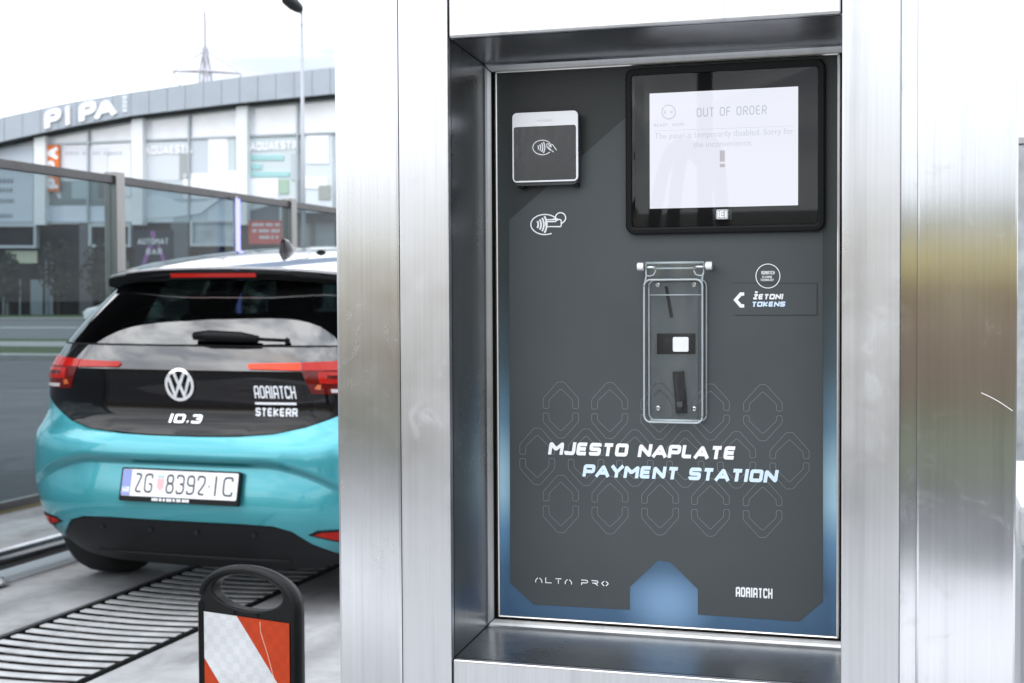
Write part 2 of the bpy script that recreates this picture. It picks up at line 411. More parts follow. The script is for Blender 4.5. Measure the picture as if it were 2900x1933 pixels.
# ------------------------------------------------------------------ payment station
YP, YF = 1.75, 1.6016                       # plane of the printed panel, plane of the frame front
OA, OB, OS_, OT = -.566, -.0998, .826, 1.585  # opening of the niche
PX0, PX1, PZ0, PZ1 = -.5490, -.1146, .8500, 1.5635
st = empty('payment_station', (-.33, YF, 0), 'brushed steel payment station with recessed grey panel and touchscreen', 'payment station')
def P(x, y, Y=YP):                          # 2900-px source coordinates onto a plane of the panel
    q = onY(*s2(x, y), Y); return q.x, q.z

TOP = 2.34
core = box('cabinet_body', -.712, .077, YP + .012, 2.16, .02, TOP - .02, STEEL_D, st)
# outer columns, the left one turned a little outward
V, F = boxg(-.7225, -.6325, YF + .005, 2.18, 0, TOP, .004, 2)
V = [(x, y + (.010 * (-.6325 - x) / .09 if y < YF + .1 else 0), z) for x, y, z in V]
mk('column', V, F, STEEL_L, st)
box('column', -.0185, .0862, YF + .0005, 2.18, 0, TOP, STEEL, st, .003, 2)
box('stile', -.6305, OA, YF, YF + .012, 0, TOP, STEEL_R, st, .0022, 2)
box('stile', OB, -.0365, YF, YF + .012, 0, TOP, STEEL_R, st, .0022, 2)
box('groove_back', -.0362, -.0188, YF + .016, YF + .020, 0, TOP, STEEL, st)
box('header', OA + .0016, OB - .0016, YF + .0005, YF + .012, OT, TOP, STEEL_R, st, .003, 3)
box('sill_front', OA + .0016, OB - .0016, YF + .0005, YF + .012, 0, OS_, STEEL_R, st, .003, 3)
box('cabinet_roof', -.726, .090, YF - .004, 2.19, TOP + .002, TOP + .03, STEEL_D, st, .004)
box('gap_lining', OA - .004, OB + .004, YF + .0125, YF + .016, OT + .004, TOP - .01, VOID, st)
box('gap_lining', OA - .004, OB + .004, YF + .0125, YF + .016, .01, OS_ - .004, VOID, st)
# the four sheets of the recess, rolled over at the inner edge
prof = [(0, YF + .0125, 0), (.0022, 1.7340, .75), (.0030, 1.7368, .85), (.0048, 1.7385, .95), (.0075, 1.7392, 1), (.0090, 1.7394, 1)]
def corner(d, k, ix, iz):
    dz = d + .0115 * k
    return (OA + d * 1.24 if ix == 0 else OB - d * .9, OS_ + dz if iz == 0 else OT - dz)
def reveal(name, c0, c1, back):
    Vt, Ft = [], []
    for d, y, k in prof:
        for c in (c0, c1):
            x, z = corner(d, k, *c); Vt.append((x, y, z))
    n = len(prof)
    for i in range(n - 1): Ft.append([2 * i, 2 * i + 1, 2 * i + 3, 2 * i + 2])
    Vb = [(x + back[0], y + .0015, z + back[1]) for x, y, z in Vt]; o = len(Vt)
    Fb = [[j + o for j in f[::-1]] for f in Ft]
    rim = [[0, 1, 1 + o, o], [2 * n - 2, 2 * n - 2 + o, 2 * n - 1 + o, 2 * n - 1]] + [[2 * i, 2 * i + o, 2 * i + 2 + o, 2 * i + 2] for i in range(n - 1)] + [[2 * i + 1, 2 * i + 3, 2 * i + 3 + o, 2 * i + 1 + o] for i in range(n - 1)]
    ob = recalc(mk(name, Vt + Vb, Ft + Fb + rim, STEEL_H, st))
    for p in ob.data.polygons: p.use_smooth = False
    return ob
reveal('reveal', (0, 0), (0, 1), (-.003, 0)); reveal('reveal', (1, 0), (1, 1), (.003, 0))
reveal('soffit', (0, 1), (1, 1), (0, .003)); reveal('sill', (0, 0), (1, 0), (0, -.003))
for iz in (0, 1):
    for ix in (0, 1):
        pts = [(lambda c: (c[0] + (.0004 if ix == 0 else -.0004), y, c[1] + (.0004 if iz == 0 else -.0004)))(corner(d, k_, ix, iz)) for d, y, k_ in prof]
        V, F = tubeg(pts, .0007, 6); mk('mitre_joint', V, F, VOID, st)
# black joint behind the rolled edge
box('joint', OA + .004, OB - .003, 1.7535, 1.7565, OS_ + .012, OT - .012, VOID, st)
# trim frame round the print
TRIM = pb('trim_steel', (.66, .65, .63), .3, 1, var=.06, vscale=40)
tprof = [(-.0046, 1.7530), (-.0046, 1.7482), (-.0036, 1.7468), (-.0018, 1.7464), (-.0004, 1.7472), (0, 1.7490), (0, 1.7530)]
def trim(c0, c1):
    Vt = []
    for d, y in tprof:
        for ix, iz in (c0, c1):
            Vt.append((PX0 + d if ix == 0 else PX1 - d, y, PZ0 + d if iz == 0 else PZ1 - d))
    n = len(tprof)
    ob = recalc(mk('trim_bar', Vt, [[2 * i, 2 * i + 1, 2 * i + 3, 2 * i + 2] for i in range(n - 1)] + [[2 * n - 2, 2 * n - 1, 1, 0]], TRIM, st)); return ob
for a, b in (((0, 0), (0, 1)), ((1, 0), (1, 1)), ((0, 1), (1, 1)), ((0, 0), (1, 0))): trim(a, b)

# printed panel: dark sheet with printed blue glow, darker plate with cut corners on top of it
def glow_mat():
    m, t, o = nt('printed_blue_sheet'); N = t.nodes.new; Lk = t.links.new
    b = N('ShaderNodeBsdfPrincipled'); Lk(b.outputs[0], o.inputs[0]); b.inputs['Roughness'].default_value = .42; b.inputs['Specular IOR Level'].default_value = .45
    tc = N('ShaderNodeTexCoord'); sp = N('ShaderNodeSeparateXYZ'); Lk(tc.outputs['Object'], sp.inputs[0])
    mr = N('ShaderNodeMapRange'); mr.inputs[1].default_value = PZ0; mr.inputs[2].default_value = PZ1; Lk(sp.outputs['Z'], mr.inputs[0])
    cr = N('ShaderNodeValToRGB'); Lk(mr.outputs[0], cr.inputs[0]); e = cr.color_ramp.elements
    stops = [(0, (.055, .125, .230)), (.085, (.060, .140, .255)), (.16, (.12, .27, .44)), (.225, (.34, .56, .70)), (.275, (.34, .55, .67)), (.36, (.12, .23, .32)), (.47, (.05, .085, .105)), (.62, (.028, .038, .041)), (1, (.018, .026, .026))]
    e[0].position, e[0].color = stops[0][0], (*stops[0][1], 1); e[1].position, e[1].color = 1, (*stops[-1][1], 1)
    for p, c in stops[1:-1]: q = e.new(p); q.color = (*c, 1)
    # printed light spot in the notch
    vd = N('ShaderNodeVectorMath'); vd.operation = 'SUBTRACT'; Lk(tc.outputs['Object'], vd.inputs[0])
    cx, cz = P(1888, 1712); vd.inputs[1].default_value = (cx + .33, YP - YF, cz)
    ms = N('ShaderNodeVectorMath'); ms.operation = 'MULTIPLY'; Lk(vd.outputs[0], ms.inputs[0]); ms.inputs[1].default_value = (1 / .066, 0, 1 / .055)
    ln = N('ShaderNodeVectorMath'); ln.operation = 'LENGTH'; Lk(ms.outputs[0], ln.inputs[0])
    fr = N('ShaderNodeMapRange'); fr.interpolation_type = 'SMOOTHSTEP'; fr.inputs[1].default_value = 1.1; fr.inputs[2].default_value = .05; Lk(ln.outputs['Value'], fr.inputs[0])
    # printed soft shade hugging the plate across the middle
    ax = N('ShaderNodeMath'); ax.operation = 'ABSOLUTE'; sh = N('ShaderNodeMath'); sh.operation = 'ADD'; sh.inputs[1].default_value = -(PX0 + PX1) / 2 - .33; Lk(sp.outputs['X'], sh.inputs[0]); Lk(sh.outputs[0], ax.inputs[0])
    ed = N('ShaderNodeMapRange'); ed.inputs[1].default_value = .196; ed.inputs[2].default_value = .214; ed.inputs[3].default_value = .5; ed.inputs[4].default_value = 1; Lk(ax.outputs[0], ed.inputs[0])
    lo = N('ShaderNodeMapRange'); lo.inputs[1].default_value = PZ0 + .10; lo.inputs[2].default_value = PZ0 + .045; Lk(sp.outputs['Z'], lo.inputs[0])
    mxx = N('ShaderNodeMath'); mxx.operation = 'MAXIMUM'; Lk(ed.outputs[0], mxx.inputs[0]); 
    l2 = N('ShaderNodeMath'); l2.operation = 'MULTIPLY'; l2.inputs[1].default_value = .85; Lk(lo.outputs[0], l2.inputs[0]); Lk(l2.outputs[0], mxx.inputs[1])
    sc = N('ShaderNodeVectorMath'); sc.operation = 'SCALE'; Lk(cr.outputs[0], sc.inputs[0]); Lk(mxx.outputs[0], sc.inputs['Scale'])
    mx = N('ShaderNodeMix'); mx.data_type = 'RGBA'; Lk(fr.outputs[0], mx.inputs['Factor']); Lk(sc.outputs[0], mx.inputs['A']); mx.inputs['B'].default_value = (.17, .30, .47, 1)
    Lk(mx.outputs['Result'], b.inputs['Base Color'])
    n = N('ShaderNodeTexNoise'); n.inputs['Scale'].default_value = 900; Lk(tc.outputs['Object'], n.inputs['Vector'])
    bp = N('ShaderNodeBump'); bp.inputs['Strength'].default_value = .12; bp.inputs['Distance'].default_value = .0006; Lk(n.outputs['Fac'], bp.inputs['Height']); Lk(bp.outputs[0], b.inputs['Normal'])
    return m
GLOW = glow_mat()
PLATE = pb('slate_print', (.051, .061, .065), .42, var=.07, vscale=7, rvar=.09, bump=.10, bscale=900, spec=.45)
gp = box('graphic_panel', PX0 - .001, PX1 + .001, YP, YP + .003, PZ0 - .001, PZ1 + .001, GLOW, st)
k = 2900 / 2352
plate_px = [(1170, 505), (1450, 258), (1890, 232), (1890, 1380), (1836, 1427), (1603, 1411), (1603, 1353), (1541, 1291), (1512, 1286), (1447, 1347), (1447, 1400), (1226, 1388), (1172, 1338)]
poly = [P(x * k, y * k) for x, y in plate_px]
V2, F2 = cdt(poly)
mk('printed_plate', [(a, YP - .0005, b) for a, b in V2], [f[::-1] for f in F2], PLATE, gp)
YT = YP - .0016
def ptext(txt, x0, yb0, x1, yb1, hpx, mat, name='lettering', Y=YT, parent=None, **kw):
    ax, az = P(x0, yb0, Y); bx, bz = P(x1, yb1, Y)
    _, tz = P(x0, yb0 - hpx, Y); h = tz - az; z0 = (az + bz) / 2
    return text_on(name, txt, lambda u, v: (ax + u, Y, z0 + v), bx - ax, h, mat, parent or gp, **kw)
bold = dict(w=.29, r=.11, gap=.10, wf=1.25, slant=.17)
ptext('MJESTO NAPLATE', 1551.7, 1286.2, 2082, 1301.7, 36.5, WHITE_P, **bold)
ptext('PAYMENT STATION', 1649, 1347.8, 2200, 1368, 35, ICE_P, **bold)
ptext('ALTA PRO', 1515.8, 1649.6, 1723.7, 1660, 15.5, WHITE_P, font=GA, w=.165, r=.05, gap=.55, wf=1.2)
ptext('ADRIATCH', 2083.6, 1690, 2187.8, 1694, 28, WHITE_P, font=GT, w=.20, r=.12, gap=.07, wf=.80)
tk = dict(w=.29, r=.11, gap=.09, wf=1.2, slant=.17)
def z5(x, y): return 1400 + x / 2.353, 680 + y / 2.353
a = z5(1722, 393); b = z5(1922, 394); ptext('ZETONI', *a, *b, 15.3, WHITE_P, **tk)
a = z5(1712, 442); b = z5(1935, 443); ptext('TOKENS', *a, *b, 14.6, ICE_P, **tk)
def line_on(name, pts, w, mat, closed=False, Y=YT, parent=None, r=0):
    q = [P(*p, Y) for p in pts]; q = roundpts(q, r, closed)
    V, F = ribbon(q, w, closed); return mk(name, [(a, Y, b) for a, b in V], F, mat, parent or gp)
line_on('caron', [z5(1738, 341), z5(1746, 349), z5(1754, 341)], .0018, WHITE_P)
line_on('arrow', [z5(1665, 358), z5(1642, 358), z5(1608, 397), z5(1642, 437), z5(1665, 437)], .0042, WHITE_P)
c = z5(1823, 238); line_on('logo_ring', ell(*c, 34, 34, 48), .0010, WHITE_P, True)
a = z5(1779, 227); b = z5(1868, 227); ptext('ADRIATCH', *a, *b, 9.6, WHITE_P, font=GT, w=.17, r=.12, gap=.07, wf=.8)
a = z5(1785, 251); b = z5(1850, 251); ptext('CLEANING', *a, *b, 6.4, WHITE_P, w=.18, r=.1, gap=.12, wf=.7)
a = z5(1774, 271); b = z5(1862, 271); ptext('TECHNOLOGY', *a, *b, 6.4, WHITE_P, w=.18, r=.1, gap=.12, wf=.7)
# covered-over label, slightly raised
lb = [z5(1587, 285), z5(2150, 287), z5(2150, 498), z5(1600, 498)]; q = [P(*p) for p in lb]
V, F = prismg(q, lambda u, v: (u, YP - .0011, v), lambda u, v: (u, YP - .0004, v)); recalc(mk('covering_label', V, F, PLATE, gp))
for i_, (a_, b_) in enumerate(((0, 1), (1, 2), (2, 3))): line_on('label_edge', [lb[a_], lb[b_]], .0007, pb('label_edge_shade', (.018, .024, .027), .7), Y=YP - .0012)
# thin printed outline pattern
LINE = pb('grey_line_print', (.24, .27, .28), .45)
def arch(cx, ytop, yend, hw, up=True):
    b = 8.2; s = 1 if up else -1
    yk = ytop + s * (hw * .93)
    o = [(cx - hw, yend), (cx - hw, yk), (cx - 9, ytop), (cx + 9, ytop), (cx + hw, yk), (cx + hw, yend), (cx + hw - 2 * b, yend), (cx + hw - 2 * b, yk + s * 5), (cx, ytop + s * 19), (cx - hw + 2 * b, yk + s * 5), (cx - hw + 2 * b, yend)]
    return o
rows = [([1588.3, 1727, 1867.5, 2012, 2160.5], 1081, 1156, 1169, 1240), ([1521.6, 1659.7, 1797.8, 1940.7, 2086, 2236], 1213, 1287, 1299, 1373), ([1588.5, 1727.5, 1869.5, 2012, 2159.7], 1345, 1418, 1432, 1508)]
hexparts = []
for cxs, y0, y1, y2, y3 in rows:
    for cx in cxs:
        dy = (cx - 1588) * .0135 * (1 if y0 < 1200 else 1.3 if y0 < 1300 else 1.75); hw = 50 + (cx - 1588) * .0085
        for pts in (arch(cx, y0 + dy, y1 + dy, hw), arch(cx, y3 + dy, y2 + dy, hw, False)):
            q = roundpts([P(*p, YT + .0002) for p in pts], .0022, True, 3)
            V, F = ribbon(q, .00042, True); hexparts.append(([(u, YT + .0002, v) for u, v in V], F))
V, F = joing(hexparts); V2, F2 = union2d([(v[0], v[2]) for v in V], F); V, F = [(a, YT + .0002, b) for a, b in V2], F2; mk('outline_pattern', V, F, LINE, gp)
# contactless sign
def z4(x, y): return 1260 + x / 2.064, 140 + y / 2.064
def contactless(ctr, k, Y, parent, card=True, w=.0016):
    cx, cy = ctr
    parts = []
    def ln(pts, ww=w, cl=False, r=0):
        q = roundpts([P(cx + a * k, cy + b * k, Y) for a, b in pts], r, cl); V, F = ribbon(q, ww, cl); parts.append(([(u, Y, v) for u, v in V], F))
    if card:
        ln(ell(0, 0, 40, 28.5, 30, 62, 330), w)
        for i, rr in enumerate((17, 25, 33, 41)):
            ln(ell(-36, 0, rr, rr * 1.05, 8, -33, 33), w * 1.5)
        ln([(5, -14), (46, -14), (46, 6), (5, 6), (2, 2), (2, -10)], w, True, .002); ln([(5, -8.5), (30, -8.5)], w * 1.2)
        ln(ell(44, -19, 14.5, 14.5, 20, 150, 400), w); ln([(29, -8), (38, -15), (30, -17), (20, -14)], w, r=.001); ln([(46, -2), (56, -10)], w)
    else:
        ln(ell(0, 0, 27, 20.5, 30, 38, 322), w)
        for i, rr in enumerate((10, 16, 22, 28)):
            ln(ell(-21, 0, rr, rr * 1.05, 8, -32, 32), w * 1.5)
        ln([(12, -10), (22, -11), (25, -2), (13, -1)], w * .8, True); ln([(16, -8), (27, -3)], w); ln([(24, -10), (30, -7), (40, 8)], w, r=.001); ln([(14, 0), (22, 7), (26, 8), (32, 13)], w, r=.001); ln([(18, 1), (24, 6)], w)
    V, F = joing(parts); V2, F2 = union2d([(v[0], v[2]) for v in V], F); V, F = [(a, Y, b) for a, b in V2], F2; return mk('contactless_sign', V, F, WHITE_P, parent)
contactless((1543.4, 635.2), 1.0, YT, gp)

# --- card reader
RD = 1.7305
x0, z1 = P(1450.5, 320, RD); x1, z0 = P(1637.3, 511.5, RD)
SILVER = pb('silver_plastic', (.74, .75, .78), .32, .3)
DKG = pb('dark_grey_plastic', (.045, .045, .05), .5)
V, F = prismg(rrect(x0 + .0012, x1 - .0006, z0 - .004, z1 - .001, .0075), lambda u, v: (u, RD + .0025, v), lambda u, v: (u, YP - .0006, v))
rd = mk('card_reader', V, F, DKG, st); recalc(rd)
wx0, wz1 = P(1454.6, 360, RD); wx1, wz0 = P(1631.5, 507, RD)
out = rrect(x0, x1, z0, z1, .0062); hol = rrect(wx0, wx1, wz0, wz1, .003)
def plate_with_hole(name, out, holes, y0, y1, mat, parent, bev=.0008):
    V2, F2 = cdt(out, holes)
    n = len(V2); V = [(a, y0, b) for a, b in V2] + [(a, y1, b) for a, b in V2]
    F = [f for f in F2] + [[i + n for i in f[::-1]] for f in F2]
    cnt = {}
    for f in F2:
        for i in range(3):
            e = (f[i], f[(i + 1) % 3]); cnt[e] = 1
    for (a, b) in list(cnt):
        if (b, a) not in cnt: F.append([a, b, b + n, a + n])
    o = mk(name, V, F, mat, parent); recalc(o)
    if bev:
        md = o.modifiers.new('bevel', 'BEVEL'); md.width = bev; md.segments = 2; md.limit_method = 'ANGLE'; md.angle_limit = R(50)
    return o
plate_with_hole('bezel', out, [hol], RD, RD + .0025, SILVER, rd)
WIN = pb('scratched_window', (.026, .029, .032), .22, var=.5, vscale=120, rvar=.10, spec=.55, stretch=(1.5, 1, .6))
mk('window', [(wx0 - .001, RD + .0016, wz0 - .001), (wx1 + .001, RD + .0016, wz0 - .001), (wx1 + .001, RD + .0016, wz1 + .001), (wx0 - .001, RD + .0016, wz1 + .001)], [[0, 1, 2, 3]], WIN, rd)
contactless((1536, 417), 1.0, RD + .0012, rd, card=False, w=.0011)
vx0, vz = P(1519, 345, RD); vx1, _ = P(1566, 341, RD)
Vb, Fb = bfont('Verifone'); wx = max(v[0] for v in Vb)
mk('lettering', [(vx0 + a / wx * (vx1 - vx0), RD - .0003, vz + b / wx * (vx1 - vx0)) for a, b in Vb], Fb, pb('pale_grey_print', (.80, .81, .83), .4), rd)
for fx in (1472, 1625): 
    u, v = P(fx, 520, RD); box('foot', u - .004, u + .004, RD + .006, YP - .002, z0 - .0065, z0 - .003, BLACKM, rd)

# --- touchscreen
TS = 1.7385
x0, z1 = P(1770, 192, TS); x1, z0 = P(2336.5, 653.5, TS)
ix0, iz1 = P(1788.5, 214, TS); ix1, iz0 = P(2315.5, 634, TS)
ts = plate_with_hole('touchscreen', rrect(x0, x1, z0, z1, .012, 8), [rrect(ix0, ix1, iz0, iz1, .004)], TS, YP - .0006, BLACK, st, .0022)
GLS = .0022
mk('backing', [(ix0 - .002, TS + .0075, iz0 - .002), (ix1 + .002, TS + .0075, iz0 - .002), (ix1 + .002, TS + .0075, iz1 + .002), (ix0 - .002, TS + .0075, iz1 + .002)], [[0, 1, 2, 3]], VOID, ts)
def screen_glass():
    m, t, o = nt('screen_glass'); N = t.nodes.new; Lk = t.links.new
    tr = N('ShaderNodeBsdfTransparent'); tr.inputs[0].default_value = (.97, .97, .98, 1); gl = N('ShaderNodeBsdfGlossy'); gl.inputs['Roughness'].default_value = .012
    fr = N('ShaderNodeFresnel'); fr.inputs[0].default_value = 1.46; mx = N('ShaderNodeMixShader')
    tc = N('ShaderNodeTexCoord'); sp = N('ShaderNodeSeparateXYZ'); Lk(tc.outputs['Object'], sp.inputs[0])
    n = N('ShaderNodeTexNoise'); n.inputs['Scale'].default_value = 15; n.inputs['Detail'].default_value = 0; Lk(tc.outputs['Object'], n.inputs['Vector'])
    # the film has lifted along the left edge
    mr = N('ShaderNodeMapRange'); mr.inputs[1].default_value = ix0 + .33 + .016; mr.inputs[2].default_value = ix0 + .33 + .004; mr.inputs[3].default_value = .0; mr.inputs[4].default_value = 1; Lk(sp.outputs['X'], mr.inputs[0])
    mu = N('ShaderNodeMath'); mu.operation = 'MULTIPLY'; Lk(n.outputs['Fac'], mu.inputs[0]); Lk(mr.outputs[0], mu.inputs[1])
    bp = N('ShaderNodeBump'); bp.inputs['Strength'].default_value = .35; bp.inputs['Distance'].default_value = .004; Lk(mu.outputs[0], bp.inputs['Height'])
    Lk(bp.outputs[0], gl.inputs['Normal']); Lk(fr.outputs[0], mx.inputs[0]); Lk(tr.outputs[0], mx.inputs[1]); Lk(gl.outputs[0], mx.inputs[2]); Lk(mx.outputs[0], o.inputs[0]); return m
mk('glass', [(ix0 - .001, TS + GLS, iz0 - .001), (ix1 + .001, TS + GLS, iz0 - .001), (ix1 + .001, TS + GLS, iz1 + .001), (ix0 - .001, TS + GLS, iz1 + .001)], [[0, 1, 2, 3]], screen_glass(), ts)
SD = TS + .0050
dx0, dz1 = P(1839.7, 264.5, SD); dx1, dz0 = P(2260, 580.5, SD)
mk('display', [(dx0, SD, dz0), (dx1, SD, dz0), (dx1, SD, dz1), (dx0, SD, dz1)], [[0, 1, 2, 3]], emit('lit_display', (.80, .82, .90), .90), ts)
TXT = emit('display_text', (.50, .52, .59), .93); TXL = emit('display_text_pale', (.58, .60, .67), .93); TXD = emit('display_mark', (.52, .49, .54), .93)
def z6(x, y): return 1780 + x / 3.267, 180 + y / 3.267
def dtext(name, a, b, h, mat, txt, bf=False, **kw):
    ax, az = P(*z6(*a), SD); bx, bz = P(*z6(*b), SD); zz = (az + bz) / 2; hh = h / 3.267 * .44e-3
    Y = SD - .0004
    if bf:
        V, F = bfont(txt); wx = max(v[0] for v in V); cap = .73
        return mk(name, [(ax + u / wx * (bx - ax), Y, zz + v / cap * hh) for u, v in V], F, mat, ts)
    return text_on(name, txt, lambda u, v: (ax + u, Y, zz + v), bx - ax, hh, mat, ts, **kw)
dtext('heading', (630, 492), (1280, 468), 84, TXT, 'OUT OF ORDER', w=.13, r=.26, gap=.17, wf=.80)
dtext('message', (240, 695), (1524, 650), 58, TXL, 'The panel is temporarily disabled. Sorry for', bf=True)
dtext('message', (602, 775), (1146, 756), 58, TXL, 'the inconvenience.', bf=True)
dtext('caption', (235, 583), (515, 576), 30, TXL, 'READY  WASH', w=.2, r=.12, gap=.22, wf=.9)
def dquad(name, pts, mat):
    return mk(name, [(lambda q: (q[0], SD - .0004, q[1]))(P(*z6(*p), SD)) for p in pts], [[0, 1, 2, 3]], mat, ts)
dquad('rule', [(235, 624), (1530, 576), (1530, 573), (235, 621)], TXL)
dquad('exclamation_bar', [(845, 905), (893, 905), (893, 802), (845, 802)], TXD); dquad('exclamation_dot', [(845, 958), (893, 957), (893, 925), (845, 926)], TXD)
q = [P(*z6(*p), SD) for p in ell(372, 447, 62, 64, 30, -130, 225)]
V, F = ribbon(q, .0017); mk('logo_ring', [(u, SD - .0004, v) for u, v in V], F, TXL, ts)
dtext('logo_letters', (328, 466), (414, 462), 34, TXL, 'R W', w=.2, r=.1, gap=.2, wf=.8)
# small clear badge under the display
bx, bz = P(*z6(866, 1392), TS + GLS - .0006)
V, F = prismg(rrect(bx - .0075, bx + .0075, bz - .0062, bz + .0062, .002), lambda u, v: (u, TS + GLS - .0012, v), lambda u, v: (u, TS + GLS - .0003, v))
recalc(mk('badge', V, F, pb('badge_silver', (.5, .52, .55), .2, .8), ts))
def badge(u, v): return (bx + u, TS + GLS - .0015, bz + v)
V, F, wd = strokes('IEI', w=.22, r=.02, gap=.10, wf=.9); mk('badge_letters', [badge(-.0058 + a / wd * .0116, -.0040 + b * .0080) for a, b in V], F, WHITE_P, ts)
FILM = clear('clear_film', (.93, .95, .97), .08, 1.5)
V, F = prismg(rrect(bx - .0115, bx + .0115, bz - .0068, bz + .0068, .0006), lambda u, v: (u, TS + GLS - .0006, v), lambda u, v: (u, TS + GLS - .0002, v)); recalc(mk('badge_film', V, F, FILM, ts))

# --- coin unit with its clear flap
CHROME = pb('bright_steel', (.72, .73, .75), .16, 1)
def bar_px(pts, y0, y1, name, mat, parent):
    V, F = prismg([P(*p) for p in pts], lambda u, v: (u, y0, v), lambda u, v: (u, y1, v)); return recalc(mk(name, V, F, mat, parent))
def z7(x, y): return 1780 + x / 6.032, 720 + y / 6.032
def z8(x, y): return 1780 + x / 6.032, 960 + y / 6.032
GREYP = pb('coin_face_steel', (.085, .098, .104), .33, .2, var=.10, vscale=30, stretch=(1, 1, .25))
sx0, sz1 = P(*z7(352, 480)); sx1, sz0 = P(*z8(1190, 1400))
V, F = prismg(rrect(sx0, sx1, sz0, sz1, .004), lambda u, v: (u, YP - .0014, v), lambda u, v: (u, YP - .0002, v)); cu = recalc(mk('coin_unit', V, F, GREYP, st))
bar_px([z7(620, 550), z7(675, 543), z7(768, 1072), z7(712, 1080)], YP - .0022, YP - .0008, 'coin_slot', BLACKM, cu)
bar_px([z7(490, 1350), z7(1147, 1350), z8(1147, 252), z8(490, 252)], YP - .0022, YP - .0008, 'button_recess', pb('smoked_plastic', (.018, .019, .020), .12), cu)
bx0, bz1 = P(*z7(757, 1410), YP - .004); bx1, bz0 = P(*z8(1027, 216), YP - .004)
V, F = prismg(rrect(bx0, bx1, bz0, bz1, .0020), lambda u, v: (u, YP - .0052, v), lambda u, v: (u, YP - .0018, v)); o = recalc(mk('return_button', V, F, pb('white_button', (.86, .87, .90), .25), cu))
md = o.modifiers.new('bevel', 'BEVEL'); md.width = .0006; md.segments = 2; md.limit_method = 'ANGLE'
cup = bar_px([z8(768, 552), z8(950, 543), z8(1012, 1250), z8(826, 1258)], YP - .0070, YP - .0008, 'coin_return', BLACK, cu)
bar_px([z8(842, 1062), z8(938, 1058), z8(940, 1150), z8(850, 1150)], YP - .0085, YP - .0068, 'return_flap', DKG, cu)
bar_px([z8(835, 1152), z8(932, 1150), z8(940, 1216), z8(842, 1222)], YP - .0078, YP - .0066, 'return_mouth', VOID, cu)
bar_px([z8(800, 580), z8(850, 578), z8(900, 1040), z8(830, 1044)], YP - .0082, YP - .0066, 'return_channel', BLACKM, cu)
def domeg(cx, cz, r, h, y, n=18, hexr=0):
    V = []; F = []; rr = [(r, 0), (r, h * .35), (r * .86, h * .75), (r * .55, h), (r * .42, h)] + [(r * .38, h * .45)]
    for rad, hh in rr:
        for k in range(n): V.append((cx + rad * math.cos(2 * math.pi * k / n), y - hh, cz + rad * math.sin(2 * math.pi * k / n)))
    for i in range(len(rr) - 1):
        for k in range(n): F.append([i * n + k, i * n + (k + 1) % n, (i + 1) * n + (k + 1) % n, (i + 1) * n + k])
    F.append([(len(rr) - 1) * n + k for k in range(n)])
    return V, F
for p in (z7(505, 520), z7(1125, 515), z8(510, 1175), z8(1128, 1186)):
    u, v = P(*p); V, F = domeg(u, v, .0034, .0030, YP - .0014); recalc(mk('screw', V, F, CHROME, cu))
YC = 1.7150
def scuffed_hazed():  # scuffs plus a pale veil painted in for reflected haze
    m = clear('clear_acrylic', (.975, .99, .99), .03, 1.45, .40); t = m.node_tree; N = t.nodes.new
    out = [n for n in t.nodes if n.type == 'OUTPUT_MATERIAL'][0]; old = out.inputs[0].links[0].from_socket
    df = N('ShaderNodeBsdfDiffuse'); df.inputs[0].default_value = (.62, .66, .67, 1)
    tc = N('ShaderNodeTexCoord'); mp = N('ShaderNodeMapping'); mp.inputs['Scale'].default_value = (1, 1, .45); t.links.new(tc.outputs['Object'], mp.inputs[0])
    n = N('ShaderNodeTexNoise'); n.inputs['Scale'].default_value = 30; n.inputs['Detail'].default_value = 6; n.inputs['Roughness'].default_value = .7; t.links.new(mp.outputs[0], n.inputs[0])
    mr = N('ShaderNodeMapRange'); mr.inputs[1].default_value = .35; mr.inputs[2].default_value = .75; mr.inputs[3].default_value = .006; mr.inputs[4].default_value = .055; t.links.new(n.outputs['Fac'], mr.inputs[0])
    mx = N('ShaderNodeMixShader'); t.links.new(mr.outputs[0], mx.inputs[0]); t.links.new(old, mx.inputs[1]); t.links.new(df.outputs[0], mx.inputs[2]); t.links.new(mx.outputs[0], out.inputs[0]); return m
ACR = scuffed_hazed()
def acr_edge():
    m, t, o = nt('acrylic_edge'); N = t.nodes.new
    tr = N('ShaderNodeBsdfTransparent'); tr.inputs[0].default_value = (.9, .94, .94, 1)
    b = N('ShaderNodeBsdfPrincipled'); b.inputs['Base Color'].default_value = (.55, .60, .62, 1); b.inputs['Roughness'].default_value = .08; b.inputs['Coat Weight'].default_value = 1
    mx = N('ShaderNodeMixShader'); mx.inputs[0].default_value = .62; t.links.new(tr.outputs[0], mx.inputs[1]); t.links.new(b.outputs[0], mx.inputs[2]); t.links.new(mx.outputs[0], o.inputs[0]); return m
GLASS = acr_edge()
ax0, az1 = P(1823, 792, YC); ax1, az0 = P(1989.5, 1198, YC)
outl = rrect(ax0, ax1, az0, az1, .0085, 8)
V2, F2 = cdt(outl)
cv = mk('coin_flap', [(a, YC, b) for a, b in V2], [f[::-1] for f in F2], ACR, st)
n = len(outl)
V = [(a, YC + .0005, b) for a, b in outl] + [(a, YP - .0025, b) for a, b in outl]
mk('flap_wall', V, [[i, (i + 1) % n, (i + 1) % n + n, i + n] for i in range(n)], ACR, cv)
V, F = tubeg([(a, YC + .0006, b) for a, b in outl] + [(outl[0][0], YC + .0006, outl[0][1])], .0013, 8, False); mk('flap_edge', V, F, GLASS, cv, True)
V, F = tubeg([(a, YP - .0030, b) for a, b in outl] + [(outl[0][0], YP - .0030, outl[0][1])], .0011, 8, False); mk('flap_edge', V, F, GLASS, cv, True)
